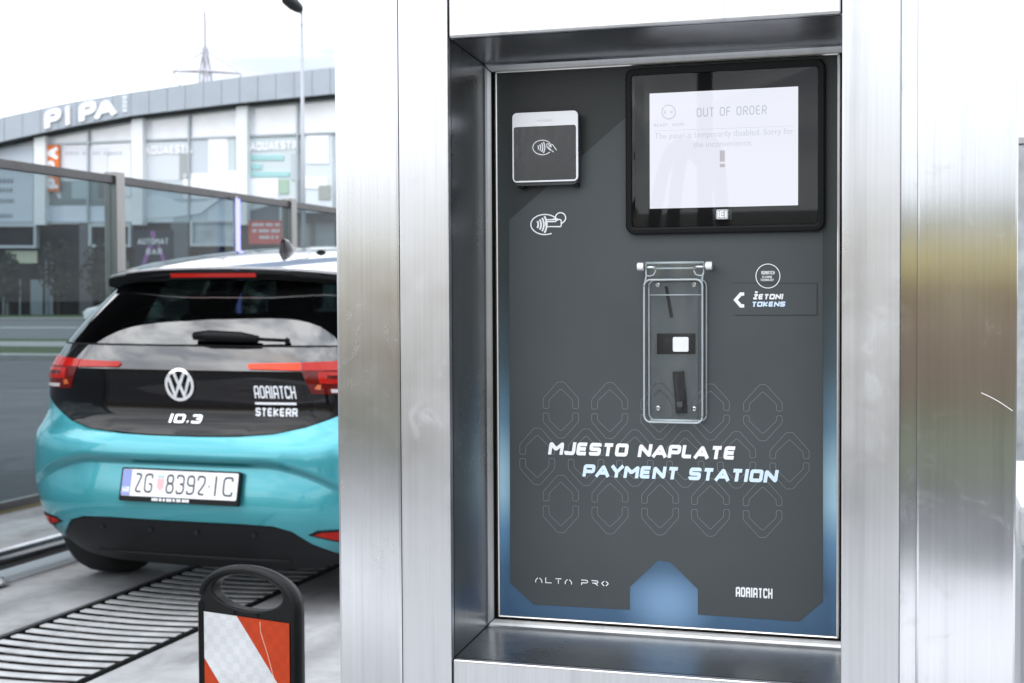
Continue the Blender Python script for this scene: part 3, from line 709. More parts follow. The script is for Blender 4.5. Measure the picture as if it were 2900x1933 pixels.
# neck and hinge
hx0, hz1 = P(1829, 741, YC + .008); hx1, _ = P(1995, 741, YC + .008)
nx0, nz = P(1836, 772, YC); nx1, _ = P(1984, 772, YC)
V, F = prismg([(hx0, hz1), (hx1, hz1), (hx1, hz1 - .010), (nx1 + .001, nz), (ax1 - .002, az1 - .001), (ax0 + .002, az1 - .001), (nx0 - .001, nz), (hx0, hz1 - .010)], lambda u, v: (u, YC + .0030, v), lambda u, v: (u, YC + .0055, v)); recalc(mk('flap_neck', V, F, ACR, cv))
V, F = tubeg([(hx0, YC + .006, hz1 - .0015), (hx1, YC + .006, hz1 - .0015)], .0016, 10); mk('hinge_edge', V, F, GLASS, cv, True)
V, F = tubeg([(hx0 + .010, YC + .006, hz1 - .0085), (hx1 - .010, YC + .006, hz1 - .0085)], .0012, 10); mk('hinge_edge', V, F, GLASS, cv, True)
for sx in (0, 1):
    ex = hx0 if sx == 0 else hx1; dr = 1 if sx == 0 else -1
    V, F = tubeg([(ex + dr * .0005, YC + .006, hz1 - .002), (ex + dr * .0005, YC + .006, hz1 - .0145), (ex + dr * .0015, YC + .005, hz1 - .0165), (ax0 + .0010 if sx == 0 else ax1 - .0010, YC + .002, az1 - .004)], .0012, 8); mk('hinge_edge', V, F, GLASS, cv, True)
    V, F = tubeg([(ex + dr * .0125, YC + .006, hz1 - .0085), (ex + dr * .0128, YC + .006, hz1 - .012), (ex + dr * .0105, YC + .005, hz1 - .0165), (ex + dr * .0055, YC + .004, hz1 - .0180), (ex + dr * .0015, YC + .003, hz1 - .0175)], .0010, 8); mk('hinge_edge', V, F, GLASS, cv, True)
    V, F = tubeg([(ex + dr * .013, YC + .006, hz1 - .007), (ex - dr * .001, YC + .006, hz1 - .007)], .0019, 10); mk('hinge_pin', V, F, CHROME, cv, True)
    kz = hz1 - .0058
    V, F = tubeg([(ex - dr * .0105, YC + .006, kz), (ex - dr * .0098, YC + .006, kz), (ex - dr * .0025, YC + .006, kz), (ex - dr * .0016, YC + .006, kz)], [.0040, .0056, .0056, .0042], 16); mk('hinge_knob', V, F, pb('nickel_knob', (.80, .80, .82), .28, .7), cv)
    V, F = tubeg([(ex - dr * .006, YC + .008, kz), (ex - dr * .006, YP - .0008, kz)], .0030, 10); mk('hinge_stud', V, F, CHROME, cv)
V, F = tubeg([(ax0 + .004, YC + .018, az1 - .019), (ax1 - .004, YC + .018, az1 - .019)], .0009, 8); mk('flap_rib', V, F, GLASS, cv, True)
V, F = tubeg([(ax0 + .006, YC + .010, az0 + .0018), (ax1 - .006, YC + .010, az0 + .0018)], .0018, 8); mk('flap_rib', V, F, GLASS, cv, True)
# curved scratch in the right column
q = [P(2779, 1112, YF), P(2800, 1121, YF), P(2830, 1137, YF), P(2868, 1163, YF)]
V, F = ribbon(roundpts(q, .02), .00075); mk('scratch', [(a, YF + .0002, b) for a, b in V], F, pb('bare_scratch', (.85, .84, .82), .35, .3), st)
# ------------------------------------------------------------------ ground
def concrete():
    m, t, o = nt('bay_concrete'); N = t.nodes.new; Lk = t.links.new
    b = N('ShaderNodeBsdfPrincipled'); Lk(b.outputs[0], o.inputs[0]); tc = N('ShaderNodeTexCoord'); sp = N('ShaderNodeSeparateXYZ'); Lk(tc.outputs['Object'], sp.inputs[0])
    def noise(sc, det, st=(1, 1, 1)):
        mp = N('ShaderNodeMapping'); mp.inputs['Scale'].default_value = st; Lk(tc.outputs['Object'], mp.inputs[0])
        n = N('ShaderNodeTexNoise'); n.inputs['Scale'].default_value = sc; n.inputs['Detail'].default_value = det; n.inputs['Roughness'].default_value = .62; Lk(mp.outputs[0], n.inputs[0]); return n.outputs['Fac']
    def rng(src, a, b_, c, d):
        q = N('ShaderNodeMapRange'); q.interpolation_type = 'SMOOTHSTEP'; Lk(src, q.inputs[0])
        for i, v in enumerate((a, b_, c, d)): q.inputs[1 + i].default_value = v
        return q.outputs[0]
    def mul(x, y):
        q = N('ShaderNodeMath'); q.operation = 'MULTIPLY'; Lk(x, q.inputs[0]); Lk(y, q.inputs[1]); return q.outputs[0]
    f = mul(rng(noise(1.3, 7), .3, .7, .80, 1.08), rng(noise(9, 6), .35, .7, 1.05, .86))
    f = mul(f, rng(noise(2.6, 5, (1, .35, 1)), .52, .66, 1, .70))                 # old wash stains drawn out along the bay
    for cx in (-3.68, -2.12):                                                     # tyre tracks
        s_ = N('ShaderNodeMath'); s_.operation = 'ADD'; s_.inputs[1].default_value = -cx; Lk(sp.outputs['X'], s_.inputs[0])
        a_ = N('ShaderNodeMath'); a_.operation = 'ABSOLUTE'; Lk(s_.outputs[0], a_.inputs[0])
        w_ = N('ShaderNodeMath'); w_.operation = 'MULTIPLY_ADD'; w_.inputs[1].default_value = .22; Lk(noise(3, 5, (1, .3, 1)), w_.inputs[0]); Lk(a_.outputs[0], w_.inputs[2])
        f = mul(f, rng(w_.outputs[0], .13, .26, .72, 1))
    sc = N('ShaderNodeVectorMath'); sc.operation = 'SCALE'; sc.inputs[0].default_value = (.385, .385, .393); Lk(f, sc.inputs['Scale']); Lk(sc.outputs[0], b.inputs['Base Color'])
    Lk(rng(noise(1.7, 5, (1, .5, 1)), .45, .66, .82, .46), b.inputs['Roughness'])
    bp = N('ShaderNodeBump'); bp.inputs['Strength'].default_value = .3; bp.inputs['Distance'].default_value = .004; Lk(noise(60, 6), bp.inputs['Height']); Lk(bp.outputs[0], b.inputs['Normal']); return m
CONC = concrete()
ASPH = pb('asphalt', (.100, .100, .108), .86, var=.24, vscale=.9, bump=.4, bscale=90)
KERB = pb('kerb_stone', (.27, .27, .265), .85, var=.1, vscale=4)
GRASS = pb('grass_turf', (.050, .076, .030), .95, var=.45, vscale=3.5, bump=.6, bscale=14)
EARTH = pb('earth', (.09, .085, .08), .95, var=.2, vscale=.4)
def sheet(name, rects, z0, z1, mat):
    V, F = joing([boxg(a, b, c, d, z0, z1) for a, b, c, d in rects]); return prop(mk(name, V, F, mat), kind='structure')
prop(mk('ground', [(-900, -700, -.13), (900, -700, -.13), (900, 1500, -.13), (-900, 1500, -.13)], [[0, 1, 2, 3]], EARTH), kind='structure')
GX0, GX1, GY0, GY1 = -3.37, -2.71, 2.9, 9.4
pad = sheet('concrete_pad', [(-5.46, GX0 - .02, -3.4, 17), (GX1 + .02, 4.6, -3.4, 17), (GX0 - .02, GX1 + .02, -3.4, GY0), (GX0 - .02, GX1 + .02, GY1, 17)], -.12, 0, CONC)
sheet('asphalt_lot', [(-140, -5.47, -6.4, 25.6), (-5.47, 4.61, 17.01, 25.6), (4.61, 120, -6.4, 25.6), (-5.47, 4.61, -6.4, -3.41)], -.12, -.02, ASPH)

sheet('kerb', [(-140, 120, 25.61, 26.6)], -.12, .09, KERB)
sheet('grass_verge', [(-140, 120, 26.61, 31.5), (-140, 120, 35.2, 38.0)], -.12, .05, GRASS)
sheet('footpath', [(-140, 120, 31.51, 35.19)], -.12, .06, KERB)
sheet('road', [(-160, 140, 38.01, 78)], -.12, -.03, pb('road_asphalt', (.13, .13, .137), .85, var=.12, vscale=.5))
sheet('kerb', [(-160, 140, 78.01, 82)], -.12, .10, KERB)
sheet('grass_verge', [(-160, 140, 82.01, 99)], -.12, .08, GRASS)
sheet('grass_verge', [(-120, 120, -14.0, -6.41)], -.12, .03, pb('olive_turf', (.098, .110, .068), .95, var=.3, vscale=2))
sheet('road_marking', [(-160, 140, 56.5, 57.3)], -.029, -.024, pb('road_paint', (.6, .6, .6), .7))
sheet('drain_pit', [(GX0 - .019, GX1 + .019, GY0 + .001, GY1 - .001)], -.12, -.115, pb('pit_floor', (.006, .006, .007), .95))
sheet('pale_apron', [(-5.4, 4.5, -3.35, -1.3)], 0, .004, pb('pale_concrete', (.62, .62, .63), .8, var=.06, vscale=2))
# slab joints cut as dark strips
JOINT = pb('joint_sealant', (.10, .10, .10), .9)
sheet('slab_joint', [(-5.45, GX0 - .05, 7.6, 7.612), (GX1 + .05, 4.6, 7.6, 7.612), (-1.702, -1.69, -1.2, 16.9)], 0, .003, JOINT)

# drain grating: bars one by one between two edge angles
GALV = pb('galvanised_bar', (.47, .475, .48), .5, .1, var=.22, vscale=9)
gr = empty('drain_grate', (-3.04, GY0, 0), 'long slatted drain grate running under the turquoise car', 'grate')
nb = int((GY1 - GY0) / .0895)
first = None
prof_b = [(-.0215, -.006), (-.0215, -.0025), (-.0195, -.001), (.0195, -.001), (.0215, -.0025), (.0215, -.006)]
for i in range(nb):
    y = GY0 + .05 + i * .0895
    if first is None:
        V = []; F = []; ns = 9
        for j in range(ns):
            t = j / (ns - 1); x = -.300 + .600 * t; sag = -.010 * (1 - (2 * t - 1) ** 2)
            for a, b in prof_b: V.append((x, a + .012 * (1 - (2 * t - 1) ** 2), b + sag))
        m6 = len(prof_b)
        for j in range(ns - 1):
            for q in range(m6): F.append([j * m6 + q, j * m6 + (q + 1) % m6, (j + 1) * m6 + (q + 1) % m6, (j + 1) * m6 + q])
        F += [list(range(m6)), [(ns - 1) * m6 + q for q in range(m6)][::-1]]
        first = recalc(mk('grate_bar', V, F, GALV, gr, local=True)); first.location = (0, y - GY0, 0)
    else:
        share(first, 'grate_bar', (0, y - GY0, random.uniform(-.001, .001)), gr)
for x in (GX0 + .008, GX1 - .020): box('edge_angle', x, x + .012, GY0, GY1, -.06, .0025, BLACKM, gr)

# wheel guide rail on short feet
WETD = pb('wet_dark_steel', (.10, .10, .105), .25, .8)
grl = empty('wheel_guide_rail', (-4.05, 3.2, 0), 'low double steel wheel guide rail left of the car', 'guide rail')
V, F = tubeg([(-4.02, 2.6, .085), (-4.02, 8.9, .085)], .030, 14); mk('tube', V, F, WETD, grl, True)
V, F = tubeg([(-4.12, 2.6, .10), (-4.12, 8.9, .10)], .026, 14); mk('tube', V, F, STEEL_D, grl, True)
box('base_plate', -4.19, -3.97, 2.6, 8.9, .001, .012, pb('pale_base_steel', (.50, .51, .53), .4, .3), grl)
for i in range(6):
    y = 2.9 + i * 1.15
    V, F = joing([boxg(-4.15, -3.985, y - .02, y + .02, .012, .075), boxg(-4.0, -3.93, y - .045, y + .045, .0125, .022)]); mk('foot', V, F, STEEL_D, grl)
    V, F = tubeg([(-3.945, y, .022), (-3.945, y, .045)], .012, 8); mk('bolt', V, F, CHROME, grl)

# glass partition along the bay
FX = -5.34
PANE = clear('partition_glass', (.60, .66, .68), .0, 1.45, .5)
SATIN = steel('satin_post', col=(.30, .295, .285), rough=.32, aniso=.4, stretch=(60, 60, 2))
SATD = pb('rail_steel', (.10, .098, .098), .35, .9, var=.1, vscale=8)
gf = empty('glass_partition', (FX, 5.6, 0), 'glass partition in a steel frame behind the turquoise car', 'glass partition')
posts = [2.95, 5.62, 8.30, 10.98, 13.66, 16.3]
for y in posts: box('post', FX - .05, FX + .05, y - .05, y + .05, .0, 2.135, SATIN, gf, .004)
for a, b in zip(posts, posts[1:]):
    box('rail', FX - .03, FX + .03, a + .051, b - .051, 2.058, 2.113, SATD, gf, .003)
    box('bottom_rail', FX - .03, FX + .03, a + .051, b - .051, .012, .065, SATD, gf, .003)
    box('pane', FX - .005, FX + .005, a + .052, b - .052, .066, 2.057, PANE, gf)
    box('sealing_strip', FX + .031, FX + .040, a + .052, b - .052, .004, .016, pb('ochre_seal', (.20, .16, .07), .8), gf)
# violet light strip on the partition
LY = onX(546, 500, FX + .08).y
ls = empty('light_strip', (FX + .075, LY, 0), 'thin vertical blue violet light strip on the glass partition', 'light strip')
box('housing', FX + .052, FX + .072, LY - .02, LY + .02, .3, 2.08, STEEL_D, ls)
box('tube', FX + .0725, FX + .092, LY - .02, LY + .02, .35, 2.06, emit('violet_led', (.30, .30, 1.0), 2.4), ls)

# ------------------------------------------------------------------ red and white guide beacon
bw = .236; BY = 2.36
bq = onY(578, 1450, BY)
be = empty('guide_beacon', (bq.x, BY, 0), 'black guide beacon with red and white reflective stripes and handle hole', 'beacon', rz=R(-13.3))
BT = .764; hw = bw / 2
# outline: straight sides, arched top
o1 = [(-hw, .05)] + [(hw, .05)] + [(hw * math.cos(R(a)), BT - .072 + .072 * math.sin(R(a)) ** .8) if math.sin(R(a)) > 0 else (hw * math.cos(R(a)), BT - .072) for a in range(0, 181, 9)]
hole = ell(0, BT - .0475, hw * .73, .033, 36)
RUB = pb('black_beacon_plastic', (.005, .0055, .006), .42, var=.2, vscale=15, spec=.2)
V2, F2 = cdt(o1, [hole])
n = len(V2); V = [(a, -.014, b) for a, b in V2] + [(a, .014, b) for a, b in V2]; F = [f[:] for f in F2] + [[i + n for i in f[::-1]] for f in F2]
ed = {(f[i], f[(i + 1) % 3]) for f in F2 for i in range(3)}
F += [[a, b, b + n, a + n] for a, b in ed if (b, a) not in ed]
bb = recalc(mk('board', V, F, RUB, be, local=True)); md = bb.modifiers.new('bevel', 'BEVEL'); md.width = .004; md.segments = 2; md.limit_method = 'ANGLE'; md.angle_limit = R(45)
rim = [(a * .985, b) for a, b in o1[2:]]
V, F = tubeg([(hw - .004, -.002, .06)] + [(a * .965, -.002, b - .004) for a, b in o1[2:]] + [(-hw + .004, -.002, .06)], .0085, 8); recalc(mk('rim', [(x, y * 2.0, z) for x, y, z in V], F, RUB, be, True, local=True))
# reflective sheeting in diagonal bands
def sheeting(name, col, rough):
    m, t, o = nt(name); N = t.nodes.new; Lk = t.links.new
    b = N('ShaderNodeBsdfPrincipled'); Lk(b.outputs[0], o.inputs[0]); b.inputs['Roughness'].default_value = rough; b.inputs['Specular IOR Level'].default_value = .2; b.inputs['Coat Weight'].default_value = .1; b.inputs['Coat Roughness'].default_value = .2
    tc = N('ShaderNodeTexCoord'); ck = N('ShaderNodeTexChecker'); ck.inputs['Scale'].default_value = 62; Lk(tc.outputs['Object'], ck.inputs[0])
    ck.inputs[1].default_value = (*[c * 1.03 for c in col], 1); ck.inputs[2].default_value = (*[c * .95 for c in col], 1)
    wv = N('ShaderNodeTexWave'); wv.bands_direction = 'Z'; wv.inputs['Scale'].default_value = 70; Lk(tc.outputs['Object'], wv.inputs[0])
    nz = N('ShaderNodeTexNoise'); nz.inputs['Scale'].default_value = 26; nz.inputs['Detail'].default_value = 4; Lk(tc.outputs['Object'], nz.inputs[0])
    mr = N('ShaderNodeMapRange'); mr.inputs[3].default_value = .80; mr.inputs[4].default_value = 1.12; Lk(nz.outputs['Fac'], mr.inputs[0])
    mr2 = N('ShaderNodeMapRange'); mr2.inputs[3].default_value = .93; mr2.inputs[4].default_value = 1.03; Lk(wv.outputs['Fac'], mr2.inputs[0])
    mu = N('ShaderNodeMath'); mu.operation = 'MULTIPLY'; Lk(mr.outputs[0], mu.inputs[0]); Lk(mr2.outputs[0], mu.inputs[1])
    sc = N('ShaderNodeVectorMath'); sc.operation = 'SCALE'; Lk(ck.outputs[0], sc.inputs[0]); Lk(mu.outputs[0], sc.inputs['Scale']); Lk(sc.outputs[0], b.inputs['Base Color']); return m
SWH = sheeting('white_sheeting', (.54, .56, .58), .4); SRD = sheeting('red_sheeting', (.40, .036, .004), .5)
px, ptop, pbot = hw - .0135, BT - .093, .08
sl = 1.18                                            # steepness of the bands
def band(c0, c1):
    # keep the part of the sheet between two parallel slanting lines z = c - sl * x
    poly = [(-px, ptop), (px, ptop), (px, pbot), (-px, pbot)]
    for sg, c in ((1, c0), (-1, c1)):
        out = []
        for i in range(len(poly)):
            a, b = poly[i], poly[(i + 1) % len(poly)]
            fa = sg * (a[1] + sl * a[0] - c); fb = sg * (b[1] + sl * b[0] - c)
            if fa <= 0: out.append(a)
            if (fa < 0) != (fb < 0): t = fa / (fa - fb); out.append((a[0] + (b[0] - a[0]) * t, a[1] + (b[1] - a[1]) * t))
        poly = out
        if not poly: break
    return poly
c = ptop + sl * (-.022); period = .187; red = True; cc = c + period
while cc > pbot - .4:
    pl = band(cc, cc - period)
    if len(pl) > 2:
        V, F = prismg(pl, lambda u, v: (u, -.0165, v), lambda u, v: (u, -.0150, v)); recalc(mk('reflective_band', V, F, SRD if red else SWH, be, local=True))
    cc -= period; red = not red
q = [(.035, ptop - .004), (.036, ptop - .022), (.052, ptop - .062), (.060, ptop - .085), (.070, ptop - .115)]
V, F = ribbon(q, .0011); mk('scratch', [(a, -.0169, b) for a, b in V], F, pb('pale_scratch', (.7, .5, .42), .6), be, local=True)
V, F = joing([boxg(-.20, .20, -.10, .10, 0, .05, .012), boxg(-.12, .12, -.05, .05, .048, .075, .01)]); mk('foot', V, F, RUB, be, local=True)

# ------------------------------------------------------------------ showroom building
YB = 100.0
def B(x, y, d=0): return onY(x, y, YB - d)
sh = empty('showroom', (-60, YB, 0), 'large glazed showroom with white letters on its grey arched roof fascia', 'building')
def lerpc(pts, x):
    if x <= pts[0][0]: a, b = pts[0], pts[1]
    elif x >= pts[-1][0]: a, b = pts[-2], pts[-1]
    else:
        for a, b in zip(pts, pts[1:]):
            if a[0] <= x <= b[0]: break
    return a[1] + (b[1] - a[1]) * (x - a[0]) / (b[0] - a[0])
ftop = [(-260, 345), (0, 270), (153, 235.5), (306, 210.6), (536, 178), (762, 155), (1000, 140)]
fbot = [(-260, 398), (0, 325), (153, 292), (306, 264.5), (536, 237), (762, 215), (1000, 202)]
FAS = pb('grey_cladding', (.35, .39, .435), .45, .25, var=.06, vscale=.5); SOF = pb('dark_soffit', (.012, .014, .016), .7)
COLW = pb('white_column', (.80, .83, .85), .5); MULL = pb('grey_mullion', (.38, .42, .45), .4, .4)
GPALE = pb('pale_glazing', (.84, .86, .90), .08, coat=1, var=.10, vscale=.35); GMID = pb('grey_glazing', (.40, .46, .50), .10, coat=1, var=.30, vscale=.5)
GDARK = pb('dark_glazing', (.010, .013, .015), .3, var=.6, vscale=.4, spec=.12)
def quadbox(name, pts, d0, d1, mat, parent=None):
    """four picture points on the facade as a slab between two distances in front of it"""
    V = [tuple(B(x, y, d1)) for x, y in pts] + [tuple(B(x, y, d0)) for x, y in pts]
    # same outline on both faces: take the front outline and push it back
    V = V[:4] + [(v[0], YB - d0, v[2]) for v in V[:4]]
    return recalc(mk(name, V, [[0, 1, 2, 3], [7, 6, 5, 4], [0, 4, 5, 1], [1, 5, 6, 2], [2, 6, 7, 3], [3, 7, 4, 0]], mat, parent or sh))
def rect(name, x0, y0, x1, y1, d0, d1, mat, parent=None): return quadbox(name, [(x0, y1), (x1, y1), (x1, y0), (x0, y0)], d0, d1, mat, parent)
sx = -240.0; xs = []
while sx < 990: xs.append(sx); sx += 41.6
for a, b in zip(xs, xs[1:]):
    quadbox('fascia_panel', [(a + .5, lerpc(fbot, a)), (b - .5, lerpc(fbot, b)), (b - .5, lerpc(ftop, b)), (a + .5, lerpc(ftop, a))], 0, 1.6, FAS)
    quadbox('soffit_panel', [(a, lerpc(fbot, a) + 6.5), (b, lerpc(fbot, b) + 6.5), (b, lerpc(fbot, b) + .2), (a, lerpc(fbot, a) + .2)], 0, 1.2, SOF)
# roof and body behind the glazing
bl, br = B(-240, 500).x, B(985, 500).x
V = []; F = []
for x in xs[:-1]:
    p = B(x, lerpc(ftop, x)); V += [(p.x, YB + .02, p.z - .3), (p.x, YB + 26, p.z - .3)]
for i in range(len(xs) - 2): F.append([2 * i, 2 * i + 2, 2 * i + 3, 2 * i + 1])
mk('roof', V, F, FAS, sh)
box('rear_body', bl, B(945, 500).x, YB + .6, YB + 25.8, 0, B(-240, 398).z, pb('inner_wall', (.30, .32, .34), .8), sh)
colx = [(-386, -361), (-146, -121), (78, 103), (302, 327), (542, 567), (786, 812)]
mulx = [-259, -34, 201, 433, 682, 905]
def tran(x): return 333 - .0406 * x
for a, b in colx[1:]: quadbox('column', [(a, 516), (b, 516), (b, lerpc(fbot, b) + 5), (a, lerpc(fbot, a) + 5)], .02, .9, COLW)
edges = []
for i, (a, b) in enumerate(colx[:-1]):
    n0, n1 = b, colx[i + 1][0]; mid = mulx[i]
    if i == 0: n0 = -230
    if mid < n0: edges.append((n0, n1)); continue
    edges += [(n0, mid - 2), (mid + 2, n1)]
    quadbox('mullion', [(mid - 2, 510), (mid + 2, 510), (mid + 2, lerpc(fbot, mid) + 6), (mid - 2, lerpc(fbot, mid) + 6)], .02, .4, MULL)
for a, b in edges:
    quadbox('window_pane', [(a, tran(a)), (b, tran(b)), (b, lerpc(fbot, b) + 6.4), (a, lerpc(fbot, a) + 6.4)], .02, .12, GPALE)
    quadbox('transom', [(a, tran(a) + 4), (b, tran(b) + 4), (b, tran(b)), (a, tran(a))], .02, .35, MULL)
    quadbox('window_pane', [(a, 512), (b, 512), (b, tran(b) + 4), (a, tran(a) + 4)], .02, .12, GMID if a > 320 else GPALE)
# posters and print behind and on the upper glass, all flat sheets
def poster(x0, y0, x1, y1, col, d=.2, name='poster'): return rect(name, x0, y0, x1, y1, .125, d, pb('poster_print', col, .5))
def Z1(*v): return [q / 2.612 for q in v]
poster(-34, 338, 76, 511, (.56, .62, .70))                                     # board cut by the left edge
poster(*Z1(365, 880, 645, 1085), (.74, .76, .82)); poster(*Z1(660, 872, 785, 1180), (.80, .82, .86)); poster(*Z1(365, 1085, 640, 1200), (.22, .27, .29))
poster(*Z1(285, 1200, 650, 1332), (.60, .68, .77)); poster(*Z1(430, 1090, 540, 1190), (.40, .50, .53), .24); poster(*Z1(590, 1090, 625, 1185), (.16, .17, .17), .24)
poster(*Z1(375, 1210, 520, 1330), (.68, .73, .82), .24)
poster(*Z1(862, 850, 1125, 1080), (.66, .70, .75)); poster(*Z1(1075, 920, 1135, 1075), (.36, .39, .39), .24); poster(*Z1(1142, 830, 1255, 1060), (.58, .63, .69)); poster(*Z1(1250, 820, 1370, 1040), (.84, .86, .90), .22)
poster(*Z1(1372, 820, 1412, 1080), (.58, .65, .68)); poster(*Z1(862, 1080, 1412, 1330), (.55, .62, .67), .17)
poster(*Z1(1100, 1040, 1412, 1190), (.86, .88, .93), .24, 'printed_bathtub'); poster(*Z1(862, 1195, 1040, 1330), (.66, .73, .79), .24); poster(*Z1(1040, 1190, 1240, 1330), (.42, .49, .53), .22)
poster(*Z1(1490, 810, 1775, 1330), (.60, .67, .70), .17)
for yy, x1 in ((930, 1700), (985, 1570), (1030, 1735)): poster(*Z1(1505, yy, x1, yy + 28), (.36, .62, .64), .26, 'printed_line')
poster(*Z1(1495, 1070, 1670, 1200), (.82, .84, .90), .26, 'printed_basin'); poster(*Z1(1672, 1075, 1730, 1160), (.36, .50, .40), .26); poster(*Z1(1745, 920, 1795, 1080), (.50, .56, .60), .24)
poster(*Z1(1815, 800, 1995, 1330), (.66, .72, .78), .17); poster(*Z1(1840, 810, 1970, 980), (.90, .92, .95), .26); poster(*Z1(1815, 1065, 1960, 1130), (.92, .94, .96), .26, 'printed_basin'); poster(*Z1(1910, 1110, 1980, 1195), (.33, .36, .34), .28)
def polyposter(pts, col, d=.27, name='poster'):
    V, F = prismg([Z1(*p) for p in pts], lambda u, v: tuple(B(u, v, d)), lambda u, v: tuple(B(u, v, d) + Vector((0, .1, 0)))); return recalc(mk(name, V, F, pb('poster_print', col, .5), sh))
polyposter([(1095, 1085), (1412, 1020), (1412, 1180), (1250, 1195), (1150, 1160)], (.90, .91, .95), .29, 'printed_bathtub')
polyposter([(862, 1180), (960, 1170), (1080, 1215), (1200, 1210), (1330, 1185), (1200, 1280), (1060, 1300), (862, 1310)], (.70, .76, .82), .29, 'printed_bathtub')
polyposter([(1495, 1105), (1670, 1070), (1665, 1170), (1600, 1205), (1495, 1215)], (.80, .83, .88), .29, 'printed_basin')
polyposter([(290, 1130), (350, 1190), (640, 1200), (640, 1230), (290, 1230)], (.18, .22, .23), .27)
polyposter([(1250, 830), (1360, 830), (1350, 1030), (1270, 1050)], (.92, .93, .96), .27, 'printed_towel')
polyposter([(1470, 1270), (1670, 1215), (1670, 1325), (1490, 1325)], (.12, .14, .16), .29)
for zx0, zx1, zy in ((868, 1160, 928), (1500, 1795, 903)):
    V, F, wd = strokes('AQUAESTIL', w=.26, r=.12, gap=.12, wf=.95); a = B(*Z1(zx0, zy), .3); b = B(*Z1(zx1, zy - 62), .3)
    mk('printed_name', [(a.x + u / wd * (b.x - a.x), YB - .3, a.z + v * (b.z - a.z)) for u, v in V], F, pb('white_lettering', (.92, .92, .95), .5), sh)
# illegible lines of print on the left board
LG = pb('grey_lettering', (.20, .24, .27), .6)
for zy, x0, x1 in ((1085, -70, 84), (1140, -60, 84), (1205, -75, 84), (1295, -40, 82)):
    x = x0
    while x < x1 - 8:
        w = random.uniform(9, 17); rect('print_mark', *Z1(x, zy - 13, min(x + w, x1), zy + 13), .2, .215, LG); x += w + 6
x = 390
while x < 750: w = random.uniform(9, 20); rect('print_mark', *Z1(x, 908, x + w, 928), .2, .215, pb('pale_lettering', (.55, .58, .63), .6)); x += w + random.choice((5, 6, 22))
# roof letters
LW = pb('white_letter', (.88, .89, .93), .5)
def roofletter(ch, x0, yb, x1, yt, wst, slope=.16):
    V, F, wd = strokes(ch, w=wst, r=.2, gap=0, wf=1)
    a = B(x0, yb, 1.62); b = B(x1, yt, 1.62); V3 = [(a.x + u / wd * (b.x - a.x), v) for u, v in V]
    def z(x, v): return a.z + v * (b.z - a.z) + (x - a.x) * slope
    Vf = [(x, YB - 1.75, z(x, v)) for x, v in V3]; Vk = [(x, YB - 1.602, z(x, v)) for x, v in V3]; n = len(Vf)
    o = mk('letter_' + ch.lower(), Vf, F, LW, sh); md = o.modifiers.new('thick', 'SOLIDIFY'); md.thickness = .12; md.offset = -1
    return o
roofletter('P', 104, 296, 142, 252, .30); roofletter('I', 152, 288, 162, 244, .30); roofletter('P', 183, 280, 223, 236, .30); roofletter('A', 219, 274, 268, 230, .26)
for y0 in (219, 229, 239, 249): rect('small_letter', 281, y0, 292, y0 + 8, 1.602, 1.7, pb('pale_letter', (.66, .72, .78), .5))
# orange banner
ob = empty('orange_banner', tuple(B(120, 440, .5)), 'tall orange banner with white letters on the showroom glass', 'banner')
rect('cloth', 103.5, 333, 135.5, 439, .4, .5, pb('orange_cloth', (.78, .19, .03), .7, var=.12, vscale=.8), ob)
V, F, wd = strokes('PIPA', w=.30, r=.2, gap=.10, wf=.95)
a = B(107, 433, .51); b = B(132, 337, .51); hh = b.z - a.z
mk('lettering', [(b.x - v * (b.x - a.x), YB - .51, a.z + u / wd * hh) for u, v in V], F, LW, ob)
# ground floor
for a, b in zip(range(-230, 950, 62), range(-168, 1000, 62)): rect('ground_floor_pane', a + 1, 512, b - 1, 745, .02, .1, GDARK)
gz = 0
for x in (-60, 6, 14, 44, 104, 118, 205, 292, 470, 610): rect('door_post', x, 600 if x > 100 else 640, x + 2.2, 728, .1, .25, pb('pale_post', (.30, .34, .36), .5))
rect('entrance_door', 70, 642, 98, 728, .1, .2, pb('pale_door', (.20, .25, .28), .2))
rect('entrance_door', 105, 655, 122, 728, .1, .2, pb('pale_door', (.14, .17, .20), .2))
rect('lit_window', 13, 576, 85, 604, .1, .2, pb('cream_blind', (.52, .54, .42), .6))
rect('pillar', 182, 512, 212, 728, .1, .5, pb('grey_pillar', (.11, .115, .125), .5)); rect('pillar', 392, 512, 432, 728, .1, .5, pb('grey_pillar', (.10, .115, .13), .4))
rect('band', -230, 508, 300, 514, .1, .5, MULL)
for x0, y0, x1, y1 in ((-30, 514, 83, 569), (203, 514, 300, 567), (436, 505, 541, 565)):
    f = rect('window', x0 + 4, y0 + 4, x1 - 4, y1 - 4, .1, .3, GDARK if x0 < 400 else pb('reflecting_pane', (.30, .36, .40), .1, coat=1, var=.6, vscale=.35))
    for r4 in ((x0, y0, x1, y0 + 6), (x0, y1 - 6, x1, y1), (x0, y0 + 6, x0 + 6, y1 - 6), (x1 - 6, y0 + 6, x1, y1 - 6)): rect('window_frame', *r4, .1, .55, pb('pale_frame', (.50, .54, .58), .5), f)
nv = empty('navy_sign', tuple(B(350, 600, .6)), 'dark navy sign with white and purple lettering behind the steel post', 'sign')
rect('board', 308, 527, 396, 640, .4, .6, pb('navy_board', (.008, .012, .030), .5), nv)
NW = pb('sign_white', (.62, .64, .68), .5); NP = pb('sign_purple', (.30, .10, .36), .5)
V, F, wd = strokes('AUTOMAT', w=.26, r=.15, gap=.12, wf=.9); a = B(316, 561, .61); b = B(387, 546, .61); mk('lettering', [(a.x + u / wd * (b.x - a.x), YB - .62, a.z + v * (b.z - a.z)) for u, v in V], F, NW, nv)
